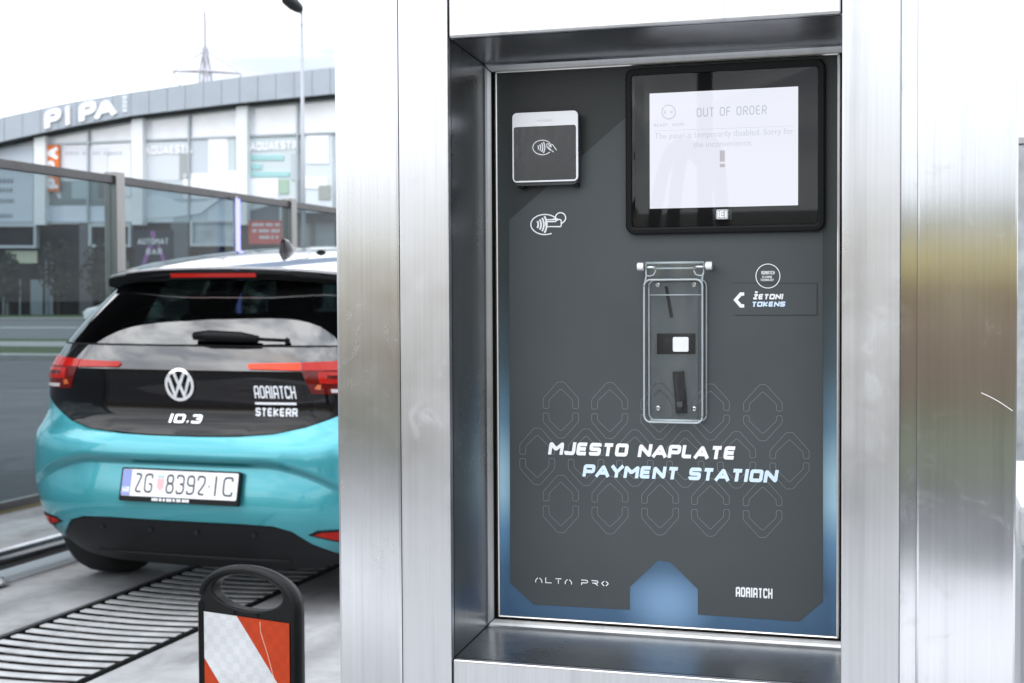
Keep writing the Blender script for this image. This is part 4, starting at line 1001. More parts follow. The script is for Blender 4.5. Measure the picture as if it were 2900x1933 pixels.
V, F, wd = strokes('BAR', w=.26, r=.15, gap=.2, wf=.9); a = B(336, 584, .61); b = B(372, 570, .61); mk('lettering', [(a.x + u / wd * (b.x - a.x), YB - .62, a.z + v * (b.z - a.z)) for u, v in V], F, NW, nv)
for p in ([(346, 530), (356, 530), (358, 545), (345, 545)], [(340, 563), (352, 563), (332, 610), (324, 610)], [(360, 563), (368, 563), (384, 610), (376, 610)]): quadbox('purple_stroke', [p[3], p[2], p[1], p[0]], .602, .615, NP, nv)
rs = empty('red_sign', tuple(B(610, 560, .6)), 'red sign with three lines of white lettering behind the car roof', 'sign')
rect('board', 571, 506, 648, 560, .4, .6, pb('red_board', (.50, .045, .035), .5), rs)
for zy, x0, x1 in ((512, 579, 646), (526, 580, 643), (541, 596, 640)):
    x = x0
    while x < x1 - 3: w = random.uniform(3, 6); rect('print_mark', x, zy, min(x + w, x1), zy + 7, .602, .612, NW, rs); x += w + random.choice((1, 1, 1.2, 5))
rect('entrance_hall', 690, 500, 768, 745, .1, .4, pb('blue_grey_panel', (.20, .25, .29), .2, var=.3, vscale=.4)); rect('door_post', 712, 500, 720, 745, .4, .6, pb('dark_frame', (.05, .06, .07), .4))
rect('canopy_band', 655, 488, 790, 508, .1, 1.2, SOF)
# ------------------------------------------------------------------ added trees standing in for dark glass reflections, and a white car
LEAF = pb('dark_foliage', (.022, .034, .020), .8, var=.5, vscale=3); BARK = pb('bark', (.06, .05, .045), .9)
def stand_in_tree(px_, hgt, wid, lab):
    b = onY(px_, 700, 96.0); t = empty('tree', (b.x, 96, 0), lab, 'tree', 'added trees standing in for dark showroom reflections')
    V, F = tubeg([(b.x, 96, .05), (b.x + .05, 96, hgt * .45), (b.x, 96, hgt * .9)], [.10, .07, .02], 7); mk('trunk', V, F, BARK, t)
    V, F = [], []
    for i in range(520):
        while True:
            u, v, w = random.uniform(-1, 1), random.uniform(-1, 1), random.uniform(-1, 1)
            if u * u + v * v + w * w < 1: break
        lump = .75 + .35 * math.sin(5 * u + 3 * w) * math.cos(4 * w - 2 * v); zz = hgt * .60 + w * hgt * .42
        c = Vector((b.x + u * wid * lump * (1.05 - .35 * w), 96 + v * wid * lump, zz)); s = random.uniform(.10, .24)
        a1 = Vector((random.gauss(0, 1), random.gauss(0, 1), random.gauss(0, 1))).normalized() * s; a2 = a1.orthogonal().normalized() * s * .7
        n = len(V); V += [c - a1, c + a2, c + a1, c - a2]; F.append([n, n + 1, n + 2, n + 3])
    mk('crown', V, F, LEAF, t)
for px_, hg, wd_, lab in ((22, 5.2, 1.3, 'added tree for dark reflection before the lit showroom window, leftmost'), (135, 6.4, 1.5, 'added tall tree for dark reflection left of the pale showroom pillar'), (232, 6.0, 1.6, 'added bushy tree for dark reflection just left of the near steel post'), (455, 4.6, 1.4, 'added low tree for dark reflection under the white framed showroom window')): stand_in_tree(px_, hg, wd_, lab)
wc = empty('white_car', (onY(215, 700, 58).x + 1.9, 58, 0), 'white car on the road mostly hidden behind the turquoise car', 'car')
wx_ = wc.location.x; CW = pb('white_car_paint', (.78, .78, .79), .3, coat=1)
sidep = [(-1.95, .35), (-2.0, .60), (-1.85, .86), (-1.2, .98), (-.55, 1.36), (.75, 1.40), (1.5, 1.02), (1.95, .96), (2.02, .55), (1.95, .32)]
V, F = prismg(sidep, lambda u, v: (wx_ + u, 57.2, v), lambda u, v: (wx_ + u, 58.8, v)); o = recalc(mk('body', V, F, CW, wc)); md = o.modifiers.new('bevel', 'BEVEL'); md.width = .12; md.segments = 3; md.limit_method = 'ANGLE'
V, F = prismg([(-1.05, 1.0), (-.5, 1.30), (.7, 1.34), (1.3, 1.03)], lambda u, v: (wx_ + u, 57.19, v), lambda u, v: (wx_ + u, 57.22, v)); recalc(mk('side_window', V, F, GDARK, wc))
for u in (-1.25, 1.25):
    V, F = tubeg([(wx_ + u, 57.18, .31), (wx_ + u, 57.42, .31)], .33, 20); mk('wheel', V, F, BLACKM, wc)
V, F = boxg(wx_ - 2.0, wx_ - 1.86, 57.25, 57.5, .62, .74, .02); mk('headlight', V, F, pb('headlight_glass', (.7, .7, .6), .1), wc)
# ------------------------------------------------------------------ street lamp, pylon, cables
LP = onY(692.5, 20, 40.0)
lp = empty('street_lamp', (LP.x, 40, 0), 'slim grey street lamp with dark flat head rising past the showroom', 'street lamp')
V, F = tubeg([(LP.x, 40, 0), (LP.x, 40, LP.z - .15)], [.085, .042], 12); mk('pole', V, F, pb('galvanised_pole', (.40, .42, .46), .5, .4), lp, True)
V, F = tubeg([(LP.x, 40, LP.z - .5), (LP.x, 40, LP.z - .1)], .06, 10); mk('spigot', V, F, STEEL_D, lp)
a = Vector((LP.x + .03, 40, LP.z - .05)); hd = [a, a + Vector((-.04, -.12, .03)), a + Vector((-.12, -.35, .12)), a + Vector((-.2, -.7, .22)), a + Vector((-.24, -.9, .27))]
V, F = tubeg(hd, [.05, .16, .21, .19, .08], 14); recalc(mk('lamp_head', V, F, pb('lamp_black', (.016, .018, .020), .45), lp, True))
PY = 170.0
def PYp(x, y): return onY(x, y, PY)
tip, armz = PYp(470, 24), PYp(470, 163).z; pxx = tip.x
py = empty('pylon', (pxx, PY, 0), 'faint lattice electricity pylon rising behind the showroom roof', 'pylon')
PYM = pb('pylon_steel', (.48, .48, .53), .6)
half = lambda z: .25 + (tip.z - z) * .036
legs = []
for sx_ in (-1, 1):
    for sy_ in (-1, 1):
        V, F = tubeg([(pxx + sx_ * half(0), PY + sy_ * half(0), 0), (pxx + sx_ * half(armz), PY + sy_ * half(armz), armz), (pxx + sx_ * .1, PY + sy_ * .1, tip.z - 5)], .17, 5); mk('leg', V, F, PYM, py)
V, F = tubeg([(pxx, PY, tip.z - 6), (pxx, PY, tip.z)], .24, 5); mk('mast', V, F, PYM, py)
br_ = []
z = 4.0
while z < tip.z - 7:
    z2 = z + 3.2
    for sy_ in (-1, 1):
        br_.append(tubeg([(pxx - half(z), PY + sy_ * half(z), z), (pxx + half(z2), PY + sy_ * half(z2), z2)], .09, 4)); br_.append(tubeg([(pxx + half(z), PY + sy_ * half(z), z), (pxx - half(z2), PY + sy_ * half(z2), z2)], .09, 4))
    z = z2
V, F = joing(br_); mk('lattice', V, F, PYM, py)
for s in (-1, 1):
    ex = PYp(397 if s < 0 else 552, 163 if s < 0 else 168)
    V, F = joing([tubeg([(pxx, PY - .6, armz), (ex.x, PY, ex.z)], .17, 5), tubeg([(pxx, PY + .6, armz), (ex.x, PY, ex.z)], .17, 5), tubeg([(pxx + s * half(armz + 2.6), PY, armz + 2.6), (ex.x, PY, ex.z)], .08, 5)]); mk('cross_arm', V, F, PYM, py)
    V, F = tubeg([(ex.x, PY, ex.z), (ex.x + (1.2 if s < 0 else .4), PY, ex.z - 2.2)], .14, 6); mk('insulator', V, F, PYM, py)
for nm, (p0, p1), lab in (('power_cable', ((-30, 36), (440, 235)), 'faint upper power cable crossing the white sky at left'), ('power_cable', ((-30, 62), (440, 262)), 'faint lower power cable crossing the white sky at left')):
    a = onY(*p0, 80); b = onY(*p1, 168)
    V, F = tubeg([a.lerp(b, i / 12) - Vector((0, 0, 1.2 * math.sin(math.pi * i / 12))) for i in range(13)], .028, 5); prop(mk(nm, V, F, PYM), lab, 'cable')

# ------------------------------------------------------------------ far right edge
vu = empty('vacuum_unit', (.42, 2.75, 0), 'white vacuum unit at the far right edge with yellow disc on top', 'vacuum unit')
GREYL = pb('light_grey_paint', (.46, .49, .52), .4)
box('cabinet', .14, .72, 2.45, 3.05, .02, .835, GREYL, vu, .01); box('lid', .135, .74, 2.42, 3.08, .855, .925, pb('white_lid', (.78, .79, .80), .35), vu, .012); box('gasket', .15, .71, 2.47, 3.03, .836, .854, BLACKM, vu)
V, F = tubeg([(.195, 2.60, .9255), (.195, 2.60, .932)], .042, 20); mk('disc', V, F, pb('yellow_disc', (.60, .55, .12), .5), vu)
gp2 = empty('galvanised_post', (.19, 3.3, 0), 'grey galvanised post at the far right edge above the vacuum unit', 'post')
box('shaft', .155, .30, 3.25, 3.39, .005, 1.60, pb('galvanised_zinc', (.40, .42, .43), .5, .5, var=.25, vscale=18), gp2, .004); box('foot_plate', .10, .36, 3.18, 3.46, 0, .02, STEEL_D, gp2); box('cap', .150, .305, 3.245, 3.395, 1.601, 1.615, STEEL_D, gp2)

# ------------------------------------------------------------------ what the steel and the glass mirror, behind the photographer, and an added canopy
sb = empty('low_shed', (0, -13.2, 0), 'low brown shed with yellow fascia mirrored in the right steel column', 'shed')
box('wall', -26, 26, -18, -13.1, 0, 1.52, pb('brown_boards', (.28, .195, .14), .8, var=.2, vscale=2), sb)
box('fascia', -26.4, 26.4, -18.2, -12.95, 1.52, 1.86, pb('yellow_fascia', (.88, .68, .20), .6), sb)
box('roof', -26.5, 26.5, -18.3, -13.4, 1.865, 2.30, pb('grey_green_roof', (.26, .29, .28), .7), sb, .1)
def mir(x, y, Yobj, plane=1.7405):            # picture point seen in the touchscreen, on a thing standing at Yobj behind the camera
    q = onY(*s2(x, y), 2 * plane - Yobj); return q.x, q.z
YV = -4.6
hb = empty('hose_boom', (mir(1996, 400, YV)[0], YV, 0), 'dark hose boom mirrored in the black touchscreen glass', 'boom')
xx, zt = mir(1996, 60, YV)
cn = empty('added_canopy', (-1.05, 6.3, 0), 'added unseen dark canopy that darkens the car rear window reflection', 'canopy')
DKC = pb('canopy_sheet', (.020, .021, .023), .6)  # unseen canopy, added so the rear window has something dark to reflect
box('roof_sheet', -9.6, -.85, 4.98, 8.3, 3.72, 3.80, DKC, cn)
for y in (5.6, 7.6): box('column', -1.11, -.99, y - .06, y + .06, 0, 3.56, STEEL_D, cn); box('beam', -9.5, -.95, y - .05, y + .05, 3.562, 3.715, DKC, cn)
V, F = tubeg([(xx, YV, 0), (xx, YV, zt)], .045, 10); mk('pole', V, F, BLACKM, hb)
for dx, s in ((-.42, 1), (.16, 1), (-.26, 1)):
    pts = []
    for i in range(13):
        t = i / 12; pts.append((xx + dx * math.sin(t * 1.57) ** .8, YV + .05, mir(1996, 470, YV)[1] - (mir(1996, 470, YV)[1] - .3) * t ** 1.7 + .25 * math.sin(min(1, t * 2) * 3.1)))
    V, F = tubeg(pts, .038, 8); mk('hose', V, F, BLACKM, hb)
# ------------------------------------------------------------------ turquoise hatchback
def cr(xs, ys, x):
    if x <= xs[0]: return ys[0]
    if x >= xs[-1]: return ys[-1]
    i = 0
    while xs[i + 1] < x: i += 1
    h = xs[i + 1] - xs[i]; t = (x - xs[i]) / h; n = len(xs) - 1
    d = lambda k: (ys[min(k + 1, n)] - ys[max(k - 1, 0)]) / (xs[min(k + 1, n)] - xs[max(k - 1, 0)])
    m0, m1 = d(i) * h, d(i + 1) * h
    return (2 * t ** 3 - 3 * t * t + 1) * ys[i] + (t ** 3 - 2 * t * t + t) * m0 + (-2 * t ** 3 + 3 * t * t) * ys[i + 1] + (t ** 3 - t * t) * m1
OP = [(0, 0), (.25, .006), (.45, .024), (.60, .062), (.71, .125), (.785, .215), (.835, .335), (.866, .50), (.885, .75), (.890, 1.1), (.890, 2.0)]
OSS = [0]
for a, b in zip(OP, OP[1:]): OSS.append(OSS[-1] + math.hypot(b[0] - a[0], b[1] - a[1]))
OX = [p[0] for p in OP]; OY = [p[1] for p in OP]
YZ = [.16, .24, .32, .42, .52, .60, .675, .71, .735, .76, .80, .88, .975, 1.00, 1.04, 1.082, 1.12, 1.17, 1.24, 1.36, 1.44]
YR = [.22, .12, .05, .015, .0, .0, .004, .018, .045, .072, .098, .100, .090, .100, .123, .150, .178, .220, .294, .427, .52]
WW = [.75, .80, .845, .875, .888, .890, .890, .890, .890, .889, .888, .880, .858, .850, .835, .818, .800, .775, .740, .672, .62]
def crease(s): 
    a = abs(s); return .622 if a < .40 else .622 - .16 * min(1, (a - .40) / .42) ** 1.6
def smooth(t): t = max(0, min(1, t)); return t * t * (3 - 2 * t)
def recess(s, z):
    a = abs(s); d = .046 * smooth((.86 - a) / .34); zc = crease(s)
    if z >= zc + .014: return 0
    if z >= zc: return d * (1 - (z - zc) / .014)
    return d * max(0, min(1, (z - .425) / (zc - .425)))
def SK(s, z, off=0):
    a = abs(s); sg = 1 if s >= 0 else -1
    x = cr(OSS, OX, a) * cr(YZ, WW, z) / .890; y = cr(YZ, YR, z) + cr(OSS, OY, a)
    y += recess(s, z)
    p = Vector((sg * x, y, z))
    if off:
        q = Vector((0, 1.0 + y * .0, .75)) - p; q.z *= .4; p = p + q.normalized() * (-off)
    return p
CARX, CARY = -2.90, 4.86
car = empty('car', (CARX, CARY, 0), 'turquoise electric hatchback with black tailgate seen from behind', 'car', rz=R(-.6))
car.rotation_euler = (0, R(.35), R(-.6))
TEAL = pb('turquoise_paint', (.044, .305, .355), .30, .5, coat=1, coatr=.015)
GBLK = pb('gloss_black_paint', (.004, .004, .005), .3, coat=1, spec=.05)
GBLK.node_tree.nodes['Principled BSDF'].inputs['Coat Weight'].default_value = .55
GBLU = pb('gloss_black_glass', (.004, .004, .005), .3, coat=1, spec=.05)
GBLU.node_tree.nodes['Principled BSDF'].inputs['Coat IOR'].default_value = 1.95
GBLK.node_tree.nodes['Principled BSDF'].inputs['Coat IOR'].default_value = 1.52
LOWP = pb('bumper_plastic', (.007, .0075, .009), .5, bump=.04, bscale=900, spec=.3)
ROOFM = pb('sky_toned_lacquer', (.30, .30, .32), .10, .2, coat=1)  # grey base puts the sky's reflection into a black roof's colour
RGL = clear('rear_glass', (.13, .165, .165), 0, 2.1)
PILB = pb('pillar_black', (.004, .004, .005), .6, spec=0)
SGL = clear('side_glass', (.55, .62, .60), 0, 1.5)
INT = pb('interior_black', (.012, .012, .013), .8)
def skin(name, outer, mat, off=0, holes=(), grid=.035, lines=(), parent=None, skirt=.014, dn=.02):
    outer = dens(outer, dn); V2, F2 = cdt(outer, [dens(h, dn) for h in holes], grid, lines)
    V = [SK(a, b, off) for a, b in V2]
    F = []
    for f in F2:
        A, Bq, Cq = (V[i] for i in f)
        nn = (Bq - A).cross(Cq - A); c = (A + Bq + Cq) / 3
        F.append(f if nn.dot(c - Vector((0, 1.2, .8))) > 0 else f[::-1])
    o = mk(name, V, F, mat, parent or car, True, local=True)
    if skirt:
        n = len(V); ed = {(f[i], f[(i + 1) % 3]) for f in F for i in range(3)}
        bd = [(a, b) for a, b in ed if (b, a) not in ed]
        V3, F3 = [], []
        for a, b in bd:
            k = len(V3); pa, pb_ = SK(*V2[a], off - skirt), SK(*V2[b], off - skirt)
            V3 += [V[a], V[b], pb_, pa]; F3.append([k, k + 3, k + 2, k + 1])
        me = o.data; allV = [tuple(v) for v in V] + [tuple(v) for v in V3]; allF = F + [[i + n for i in f] for f in F3]
        me2 = bpy.data.meshes.new(name); me2.from_pydata(allV, [], allF); me2.update()
        for i, p in enumerate(me2.polygons): p.use_smooth = i < len(F)
        me2.materials.append(mat); o.data = me2; bpy.data.meshes.remove(me)
    return o
def sym(h): return h + [(-a, b) for a, b in h[::-1]]
ZS = 1.082                                     # seam between tailgate and glass
low = [(1.06, .93), (.92, .905), (.80, .872), (.70, .832), (.62, .800), (.54, .772), (.42, .746), (.25, .733), (.10, .730)]     # lower edge of the black tailgate
dif = [(.10, .388), (.30, .388), (.44, .383), (.52, .362), (.60, .310), (.70, .264), (.81, .236)]                    # upper edge of the lower trim
lowS = sym(low); difS = sym([p for p in dif[::-1]])
# bumper: between the two
bump_poly = [(a, b - .004) for a, b in low] + [(-a, b - .004) for a, b in low[::-1]] + [(-1.06, .245), (-.84, .225)] + [(-a, b + .003) for a, b in dif[::-1]] + [(a, b + .003) for a, b in dif] + [(.84, .225), (1.06, .245)]
cl = [[(-.86 + .02 * i, crease(-.86 + .02 * i) + dz_) for i in range(87)] for dz_ in (-.045, -.02, 0, .014, .034, .060)]
bumper = skin('bumper', bump_poly, TEAL, 0, lines=cl, grid=.03)
dif_poly = [(a, b) for a, b in dif[::-1]] + [(-a, b) for a, b in dif] + [(-.80, .228), (-.66, .192), (-.45, .176), (0, .170), (.45, .176), (.66, .192), (.80, .228)]
trimlow = skin('lower_trim', dif_poly, LOWP, -.006, grid=.035)
for s in (-.36, .10, .36, -.12):
    p = SK(s, .345, -.004); V, F = tubeg([p, p + Vector((0, -.006, 0))], .010, 12); mk('parking_sensor', V, F, BLACKM, trimlow, local=True)
V, F = tubeg([SK(s / 10, .225, -.010) for s in range(-5, 6)], .012, 8); mk('trim_lip', V, F, LOWP, trimlow, True, local=True)
gate_poly = low + [(-a, b) for a, b in low[::-1]] + [(-1.06, .984), (1.06, .984)]
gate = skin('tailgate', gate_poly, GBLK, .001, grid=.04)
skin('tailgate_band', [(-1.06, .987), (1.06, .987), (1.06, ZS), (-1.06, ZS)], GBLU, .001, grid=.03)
glass_poly = [(.80, ZS + .006), (-.80, ZS + .006), (-.78, 1.388), (.78, 1.388)]
rg = skin('rear_window', glass_poly, RGL, 0, grid=.06, skirt=0)
for s in (-1, 1):
    skin('rear_pillar', [(s * .802, ZS + .004), (s * 1.06, ZS + .004), (s * 1.06, 1.385), (s * .782, 1.385)], PILB, .001, grid=.05)
# side walls and nose, with wheel arches
def yfront(z): return cr([.16, .30, .60, .80, .90, .98, 1.02, 1.45], [4.10, 4.20, 4.24, 4.10, 3.92, 3.35, 3.16, 2.25], z)
def archz(y):
    z = .215
    for yc in (.80, 3.57):
        d = abs(y - yc)
        if d < .40: z = max(z, .34 + math.sqrt(.40 ** 2 - d * d))
    return z
ys = sorted(set([.52, .60, .66] + [.40 + .05 * i for i in range(3, 18)] + [1.2 + .25 * i for i in range(8)] + [3.17 + .05 * i for i in range(17)] + [4.0]))
for s in (-1, 1):
    V, F = [], []; nz = 12
    cols = []
    for y in ys:
        zb = archz(y); c = []
        for j in range(nz + 1):
            z = zb + (.985 - zb) * j / nz
            yf = yfront(z); w = cr(YZ, WW, z) * (1 if y < 3.3 else max(.35, 1 - .75 * ((y - 3.3) / .95) ** 2.4))
            yy = min(y, yf - .01)
            xr = cr(OY, OX, max(0, yy - cr(YZ, YR, z))) / .890 if yy < 1.6 else 1
            c.append((s * w * xr, yy, z))
        cols.append(c)
    for c in cols: V += c
    for i in range(len(cols) - 1):
        for j in range(nz): F.append([i * (nz + 1) + j, (i + 1) * (nz + 1) + j, (i + 1) * (nz + 1) + j + 1, i * (nz + 1) + j + 1])
    recalc(mk('side_panel', V, F, TEAL, car, True, local=True))
V, F = [], []
for j in range(13):
    z = .22 + (.985 - .22) * j / 12
    for i in range(13):
        t = -1 + i / 6; y = yfront(z) - .30 * abs(t) ** 3; V.append((t * cr(YZ, WW, z) * .72, y, z))
for j in range(12):
    for i in range(12): F.append([j * 13 + i, j * 13 + i + 1, (j + 1) * 13 + i + 1, (j + 1) * 13 + i])
recalc(mk('nose', V, F, TEAL, car, True, local=True))
# roof: rises forward from the spoiler lip
def roofz(y): return cr([.33, .55, .9, 1.4, 2.0, 2.5, 2.9], [1.400, 1.432, 1.474, 1.522, 1.552, 1.54, 1.44], y)
def roofw(y): return cr([.33, .55, .9, 1.5, 2.4, 2.9], [.600, .622, .640, .655, .645, .60], y)
V, F = [], []; rys = [.345, .38, .45, .55, .7, .9, 1.1, 1.4, 1.7, 2.0, 2.25, 2.5, 2.7, 2.9]; nx = 16
for y in rys:
    for i in range(nx + 1):
        t = -1 + 2 * i / nx; V.append((t * roofw(y), y + .15 * abs(t) ** 3 * max(0, 1 - (y - .345) / .6), roofz(y) - .034 * abs(t) ** 2.6))
for j in range(len(rys) - 1):
    for i in range(nx): F.append([j * (nx + 1) + i, j * (nx + 1) + i + 1, (j + 1) * (nx + 1) + i + 1, (j + 1) * (nx + 1) + i])
rf = recalc(mk('roof', V, F, ROOFM, car, True, local=True)); md = rf.modifiers.new('thick', 'SOLIDIFY'); md.thickness = .007; md.offset = -1
# spoiler lip under the roof edge with the brake light
V, F = [], []
for i in range(25):
    t = -1 + i / 12; x = t * .600; y0 = .345 + .15 * abs(t) ** 3; z0 = 1.400 - .034 * abs(t) ** 2.6
    V += [(x, y0 + .001, z0 - .0072), (x, y0 + .004, z0 - .040), (x, y0 + .09, z0 - .050), (x, y0 + .12, z0 - .02)]
for i in range(24):
    for j in range(3): F.append([i * 4 + j, (i + 1) * 4 + j, (i + 1) * 4 + j + 1, i * 4 + j + 1])
sp_ = recalc(mk('spoiler', V, F, GBLK, car, True, local=True))
RED = pb('red_lens', (.36, .010, .006), .12, coat=.25, spec=.2); REDL = pb('lit_red_lens', (.5, .02, .006), .15, coat=.25, spec=.2, emis=(1, .10, .03), estr=.45); DRED = pb('deep_red_lens', (.10, .004, .003), .08, coat=.35, spec=.2); AMB = pb('amber_lens', (.55, .11, .02), .15, coat=1)
V, F = [], []
for i in range(13):
    x = -.20 + .40 * i / 12; y0 = .345 + .15 * abs(x / .585) ** 3; V += [(x, y0 - .002, 1.3790), (x, y0 + .001, 1.3625)]
mk('brake_light', V, [[2 * i, 2 * i + 1, 2 * i + 3, 2 * i + 2] for i in range(12)], RED, sp_, local=True)
# shark-fin aerial and small aerial
p = Vector((-.02, 1.02, roofz(1.02) - .004))
V, F = [], []
for t, w, h in ((0, .004, .012), (.06, .020, .035), (.12, .028, .062), (.17, .026, .072), (.19, .015, .060)):
    y = p.y + .19 - t; V += [(p.x - w, y, p.z - .004), (p.x - w * .4, y, p.z + h * .8), (p.x, y, p.z + h), (p.x + w * .4, y, p.z + h * .8), (p.x + w, y, p.z - .004)]
for i in range(4):
    for j in range(4): F.append([i * 5 + j, (i + 1) * 5 + j, (i + 1) * 5 + j + 1, i * 5 + j + 1])
F += [[0, 1, 2, 3, 4], [20, 24, 23, 22, 21]]
fin = recalc(mk('shark_fin', V, F, GBLK, car, True, local=True))
V, F = tubeg([(.20, .98, roofz(.98) - .01), (.20, .985, roofz(.98) + .008)], [.030, .016], 12); mk('aerial_base', V, F, BLACKM, car, local=True)
# greenhouse: pillars and glass along both sides, windscreen
def wz(z): return cr([.98, 1.1, 1.2, 1.3, 1.4, 1.46, 1.50], [.850, .800, .750, .705, .660, .635, .615], z)
def gpt(s, y, z):
    z = min(z, roofz(y) - .058); return (s * wz(z), y, z)
def strip(name, a, b, mat, s, n=8, th=.012):
    """quad strip between two (y, z) lines on the side"""
    V, F = [], []
    for i in range(n + 1):
        t = i / n
        for (p0, p1) in (a, b):
            y = p0[0] + (p1[0] - p0[0]) * t; z = p0[1] + (p1[1] - p0[1]) * t; V.append(gpt(s, y, z))
    for i in range(n): F.append([2 * i, 2 * i + 1, 2 * i + 3, 2 * i + 2])
    o = recalc(mk(name, V, F, mat, car, True, local=True))
    md = o.modifiers.new('thick', 'SOLIDIFY'); md.thickness = th; md.offset = 0; return o
for s in (-1, 1):
    strip('side_pillar', ((.48, .986), (.80, 1.46)), ((.98, .986), (1.12, 1.475)), PILB, s)
    strip('side_window', ((.985, .99), (1.125, 1.475)), ((1.78, .99), (1.78, 1.49)), SGL, s, th=.004)
    strip('side_pillar', ((1.78, .988), (1.78, 1.495)), ((1.88, .988), (1.88, 1.495)), PILB, s)
    strip('side_window', ((1.885, .99), (1.885, 1.492)), ((2.85, .99), (2.52, 1.47)), SGL, s, th=.004)
    strip('side_pillar', ((2.855, .988), (2.525, 1.47)), ((3.10, .988), (2.66, 1.455)), PILB, s)
    # door mirror
    V, F = boxg(s * .90 - .0 if s > 0 else -1.06, s * 1.06 if s > 0 else -.90, 2.62, 2.78, .985, 1.125, .035, 3)
    mi = mk('door_mirror', V, F, TEAL, car, True, local=True)
    V, F = boxg(.915 if s > 0 else -1.045, 1.045 if s > 0 else -.915, 2.612, 2.6195, 1.005, 1.105, .003, 1); mk('mirror_glass', V, F, pb('mirror_silver', (.85, .86, .87), .03, 1), mi, local=True)
    V, F = tubeg([(s * .80, 2.72, 1.0), (s * .93, 2.72, 1.02)], .022, 8); mk('mirror_arm', V, F, GBLK, mi, True, local=True)
V, F = [], []
for j in range(7):
    t = j / 6; z = 1.0 + .45 * t; y = 3.14 - .26 * t - .18 * t * t
    for i in range(9):
        u = -1 + i / 4; V.append((u * wz(z) * .96, y - .18 * u * u, z))
for j in range(6):
    for i in range(8): F.append([j * 9 + i, j * 9 + i + 1, (j + 1) * 9 + i + 1, (j + 1) * 9 + i])
mk('windscreen', V, F, SGL, car, True, local=True)
# bonnet between nose and windscreen
V, F = [], []
for j in range(5):
    t = j / 4; y = 3.02 + .62 * t; z = 1.0 - .04 * t - .012 * t * t
    for i in range(9):
        u = -1 + i / 4; V.append((u * .80, y + .10 * (1 - u * u), z - .03 * u * u))
for j in range(4):
    for i in range(8): F.append([j * 9 + i, j * 9 + i + 1, (j + 1) * 9 + i + 1, (j + 1) * 9 + i])
recalc(mk('bonnet', V, F, TEAL, car, True, local=True))
# cabin: tub, parcel shelf, seats
box('cabin_tub', -.80, .80, .34, 3.1, .26, .93, INT, car, .03, local=True)
box('underfloor', -.60, .60, .55, 4.0, .16, .262, BLACKM, car, .02, local=True)
box('parcel_shelf', -.66, .66, .40, .86, .965, .99, INT, car, local=True)
def seat(x, y, w):
    V, F = joing([boxg(x - w / 2, x + w / 2, y, y + .14, .9, 1.20, .05, 3)]); b = mk('seat_back', V, F, INT, car, True, local=True)
    return b
for x in (-.40, .40):
    b = seat(x, 1.92, .50); V, F = boxg(x - .13, x + .13, 1.93, 2.02, 1.21, 1.40, .04, 3); mk('headrest', V, F, INT, b, True, local=True)
b = seat(0, 1.02, 1.16)
for x in (-.42, 0, .42): V, F = boxg(x - .11, x + .11, 1.04, 1.11, 1.19, 1.285, .03, 2); mk('headrest', V, F, INT, b, True, local=True)
V, F = boxg(-.42 - .18, -.42 + .18, 2.60, 2.63, .93, 1.06, .012, 2); mk('steering_wheel', V, F, INT, car, local=True)
# seam, wiper
V, F = tubeg([SK(-.80 + .08 * i, ZS + .001, .001) for i in range(21)], .004, 6); mk('seam', V, F, BLACKM, gate, True, local=True)
def onk(s, z, off): return SK(s, z, off)
wp0, wp1 = [onk(.06 + .035 * i, 1.104 + .001 * i, .030) for i in range(9)], None
V, F = tubeg([onk(.03, 1.118, .028), onk(.10, 1.118, .034), onk(.25, 1.115, .034), onk(.335, 1.108, .030)], [.016, .024, .022, .014], 10); wpr = mk('wiper', [Vector((v.x, v.y, v.z)) for v in V], F, BLACK, car, True, local=True)
V, F = tubeg([onk(.32, 1.108, .030), onk(.47, 1.104, .022)], .007, 8); mk('arm', V, F, BLACK, wpr, True, local=True)
V, F = tubeg([onk(.465, 1.104, .022), onk(.465, 1.104, .005)], .012, 8); mk('spindle', V, F, BLACK, wpr, local=True)
# tail lights
for s in (-1, 1):
    def m(pts): return [(s * a, b) for a, b in (pts if s > 0 else pts[::-1])]
    tl = skin('tail_light', m([(.535, .992), (.99, .992), (1.0, 1.028), (.90, 1.036), (.535, 1.022)]), RED, .006, grid=.04)
    skin('light_cluster', m([(.56, .900), (.98, .890), (.99, .991), (.535, .991)]), DRED, .005, grid=.04, parent=tl)
    skin('light_bar', m([(.530, .992), (.530, 1.021), (.31, 1.016), (.30, 1.006), (.31, .996)]), REDL if s > 0 else RED, .006, grid=.03, parent=tl)
    skin('light_block', m([(.60, .940), (.90, .934), (.90, .952), (.635, .957), (.635, .972), (.90, .968), (.90, .982), (.60, .986)]), RED, .009, grid=.04, parent=tl)
    skin('indicator', m([(.575, .918), (.600, .915), (.605, .934), (.590, .936)]), AMB, .009, grid=.04, parent=tl)
    skin('reversing_light', m([(.64, .904), (.90, .898), (.90, .912), (.64, .918)]), pb('clear_lens', (.55, .50, .50), .15, coat=1), .009, grid=.04, parent=tl)
    rh = skin('reflector_housing', m([(.585, .350), (.70, .318), (.86, .322), (.88, .352), (.76, .372), (.62, .368)]), LOWP, .003, grid=.03)
    skin('reflector', m([(.61, .350), (.70, .326), (.85, .328), (.865, .348), (.76, .362), (.64, .360)]), RED, .006, grid=.03, parent=rh)
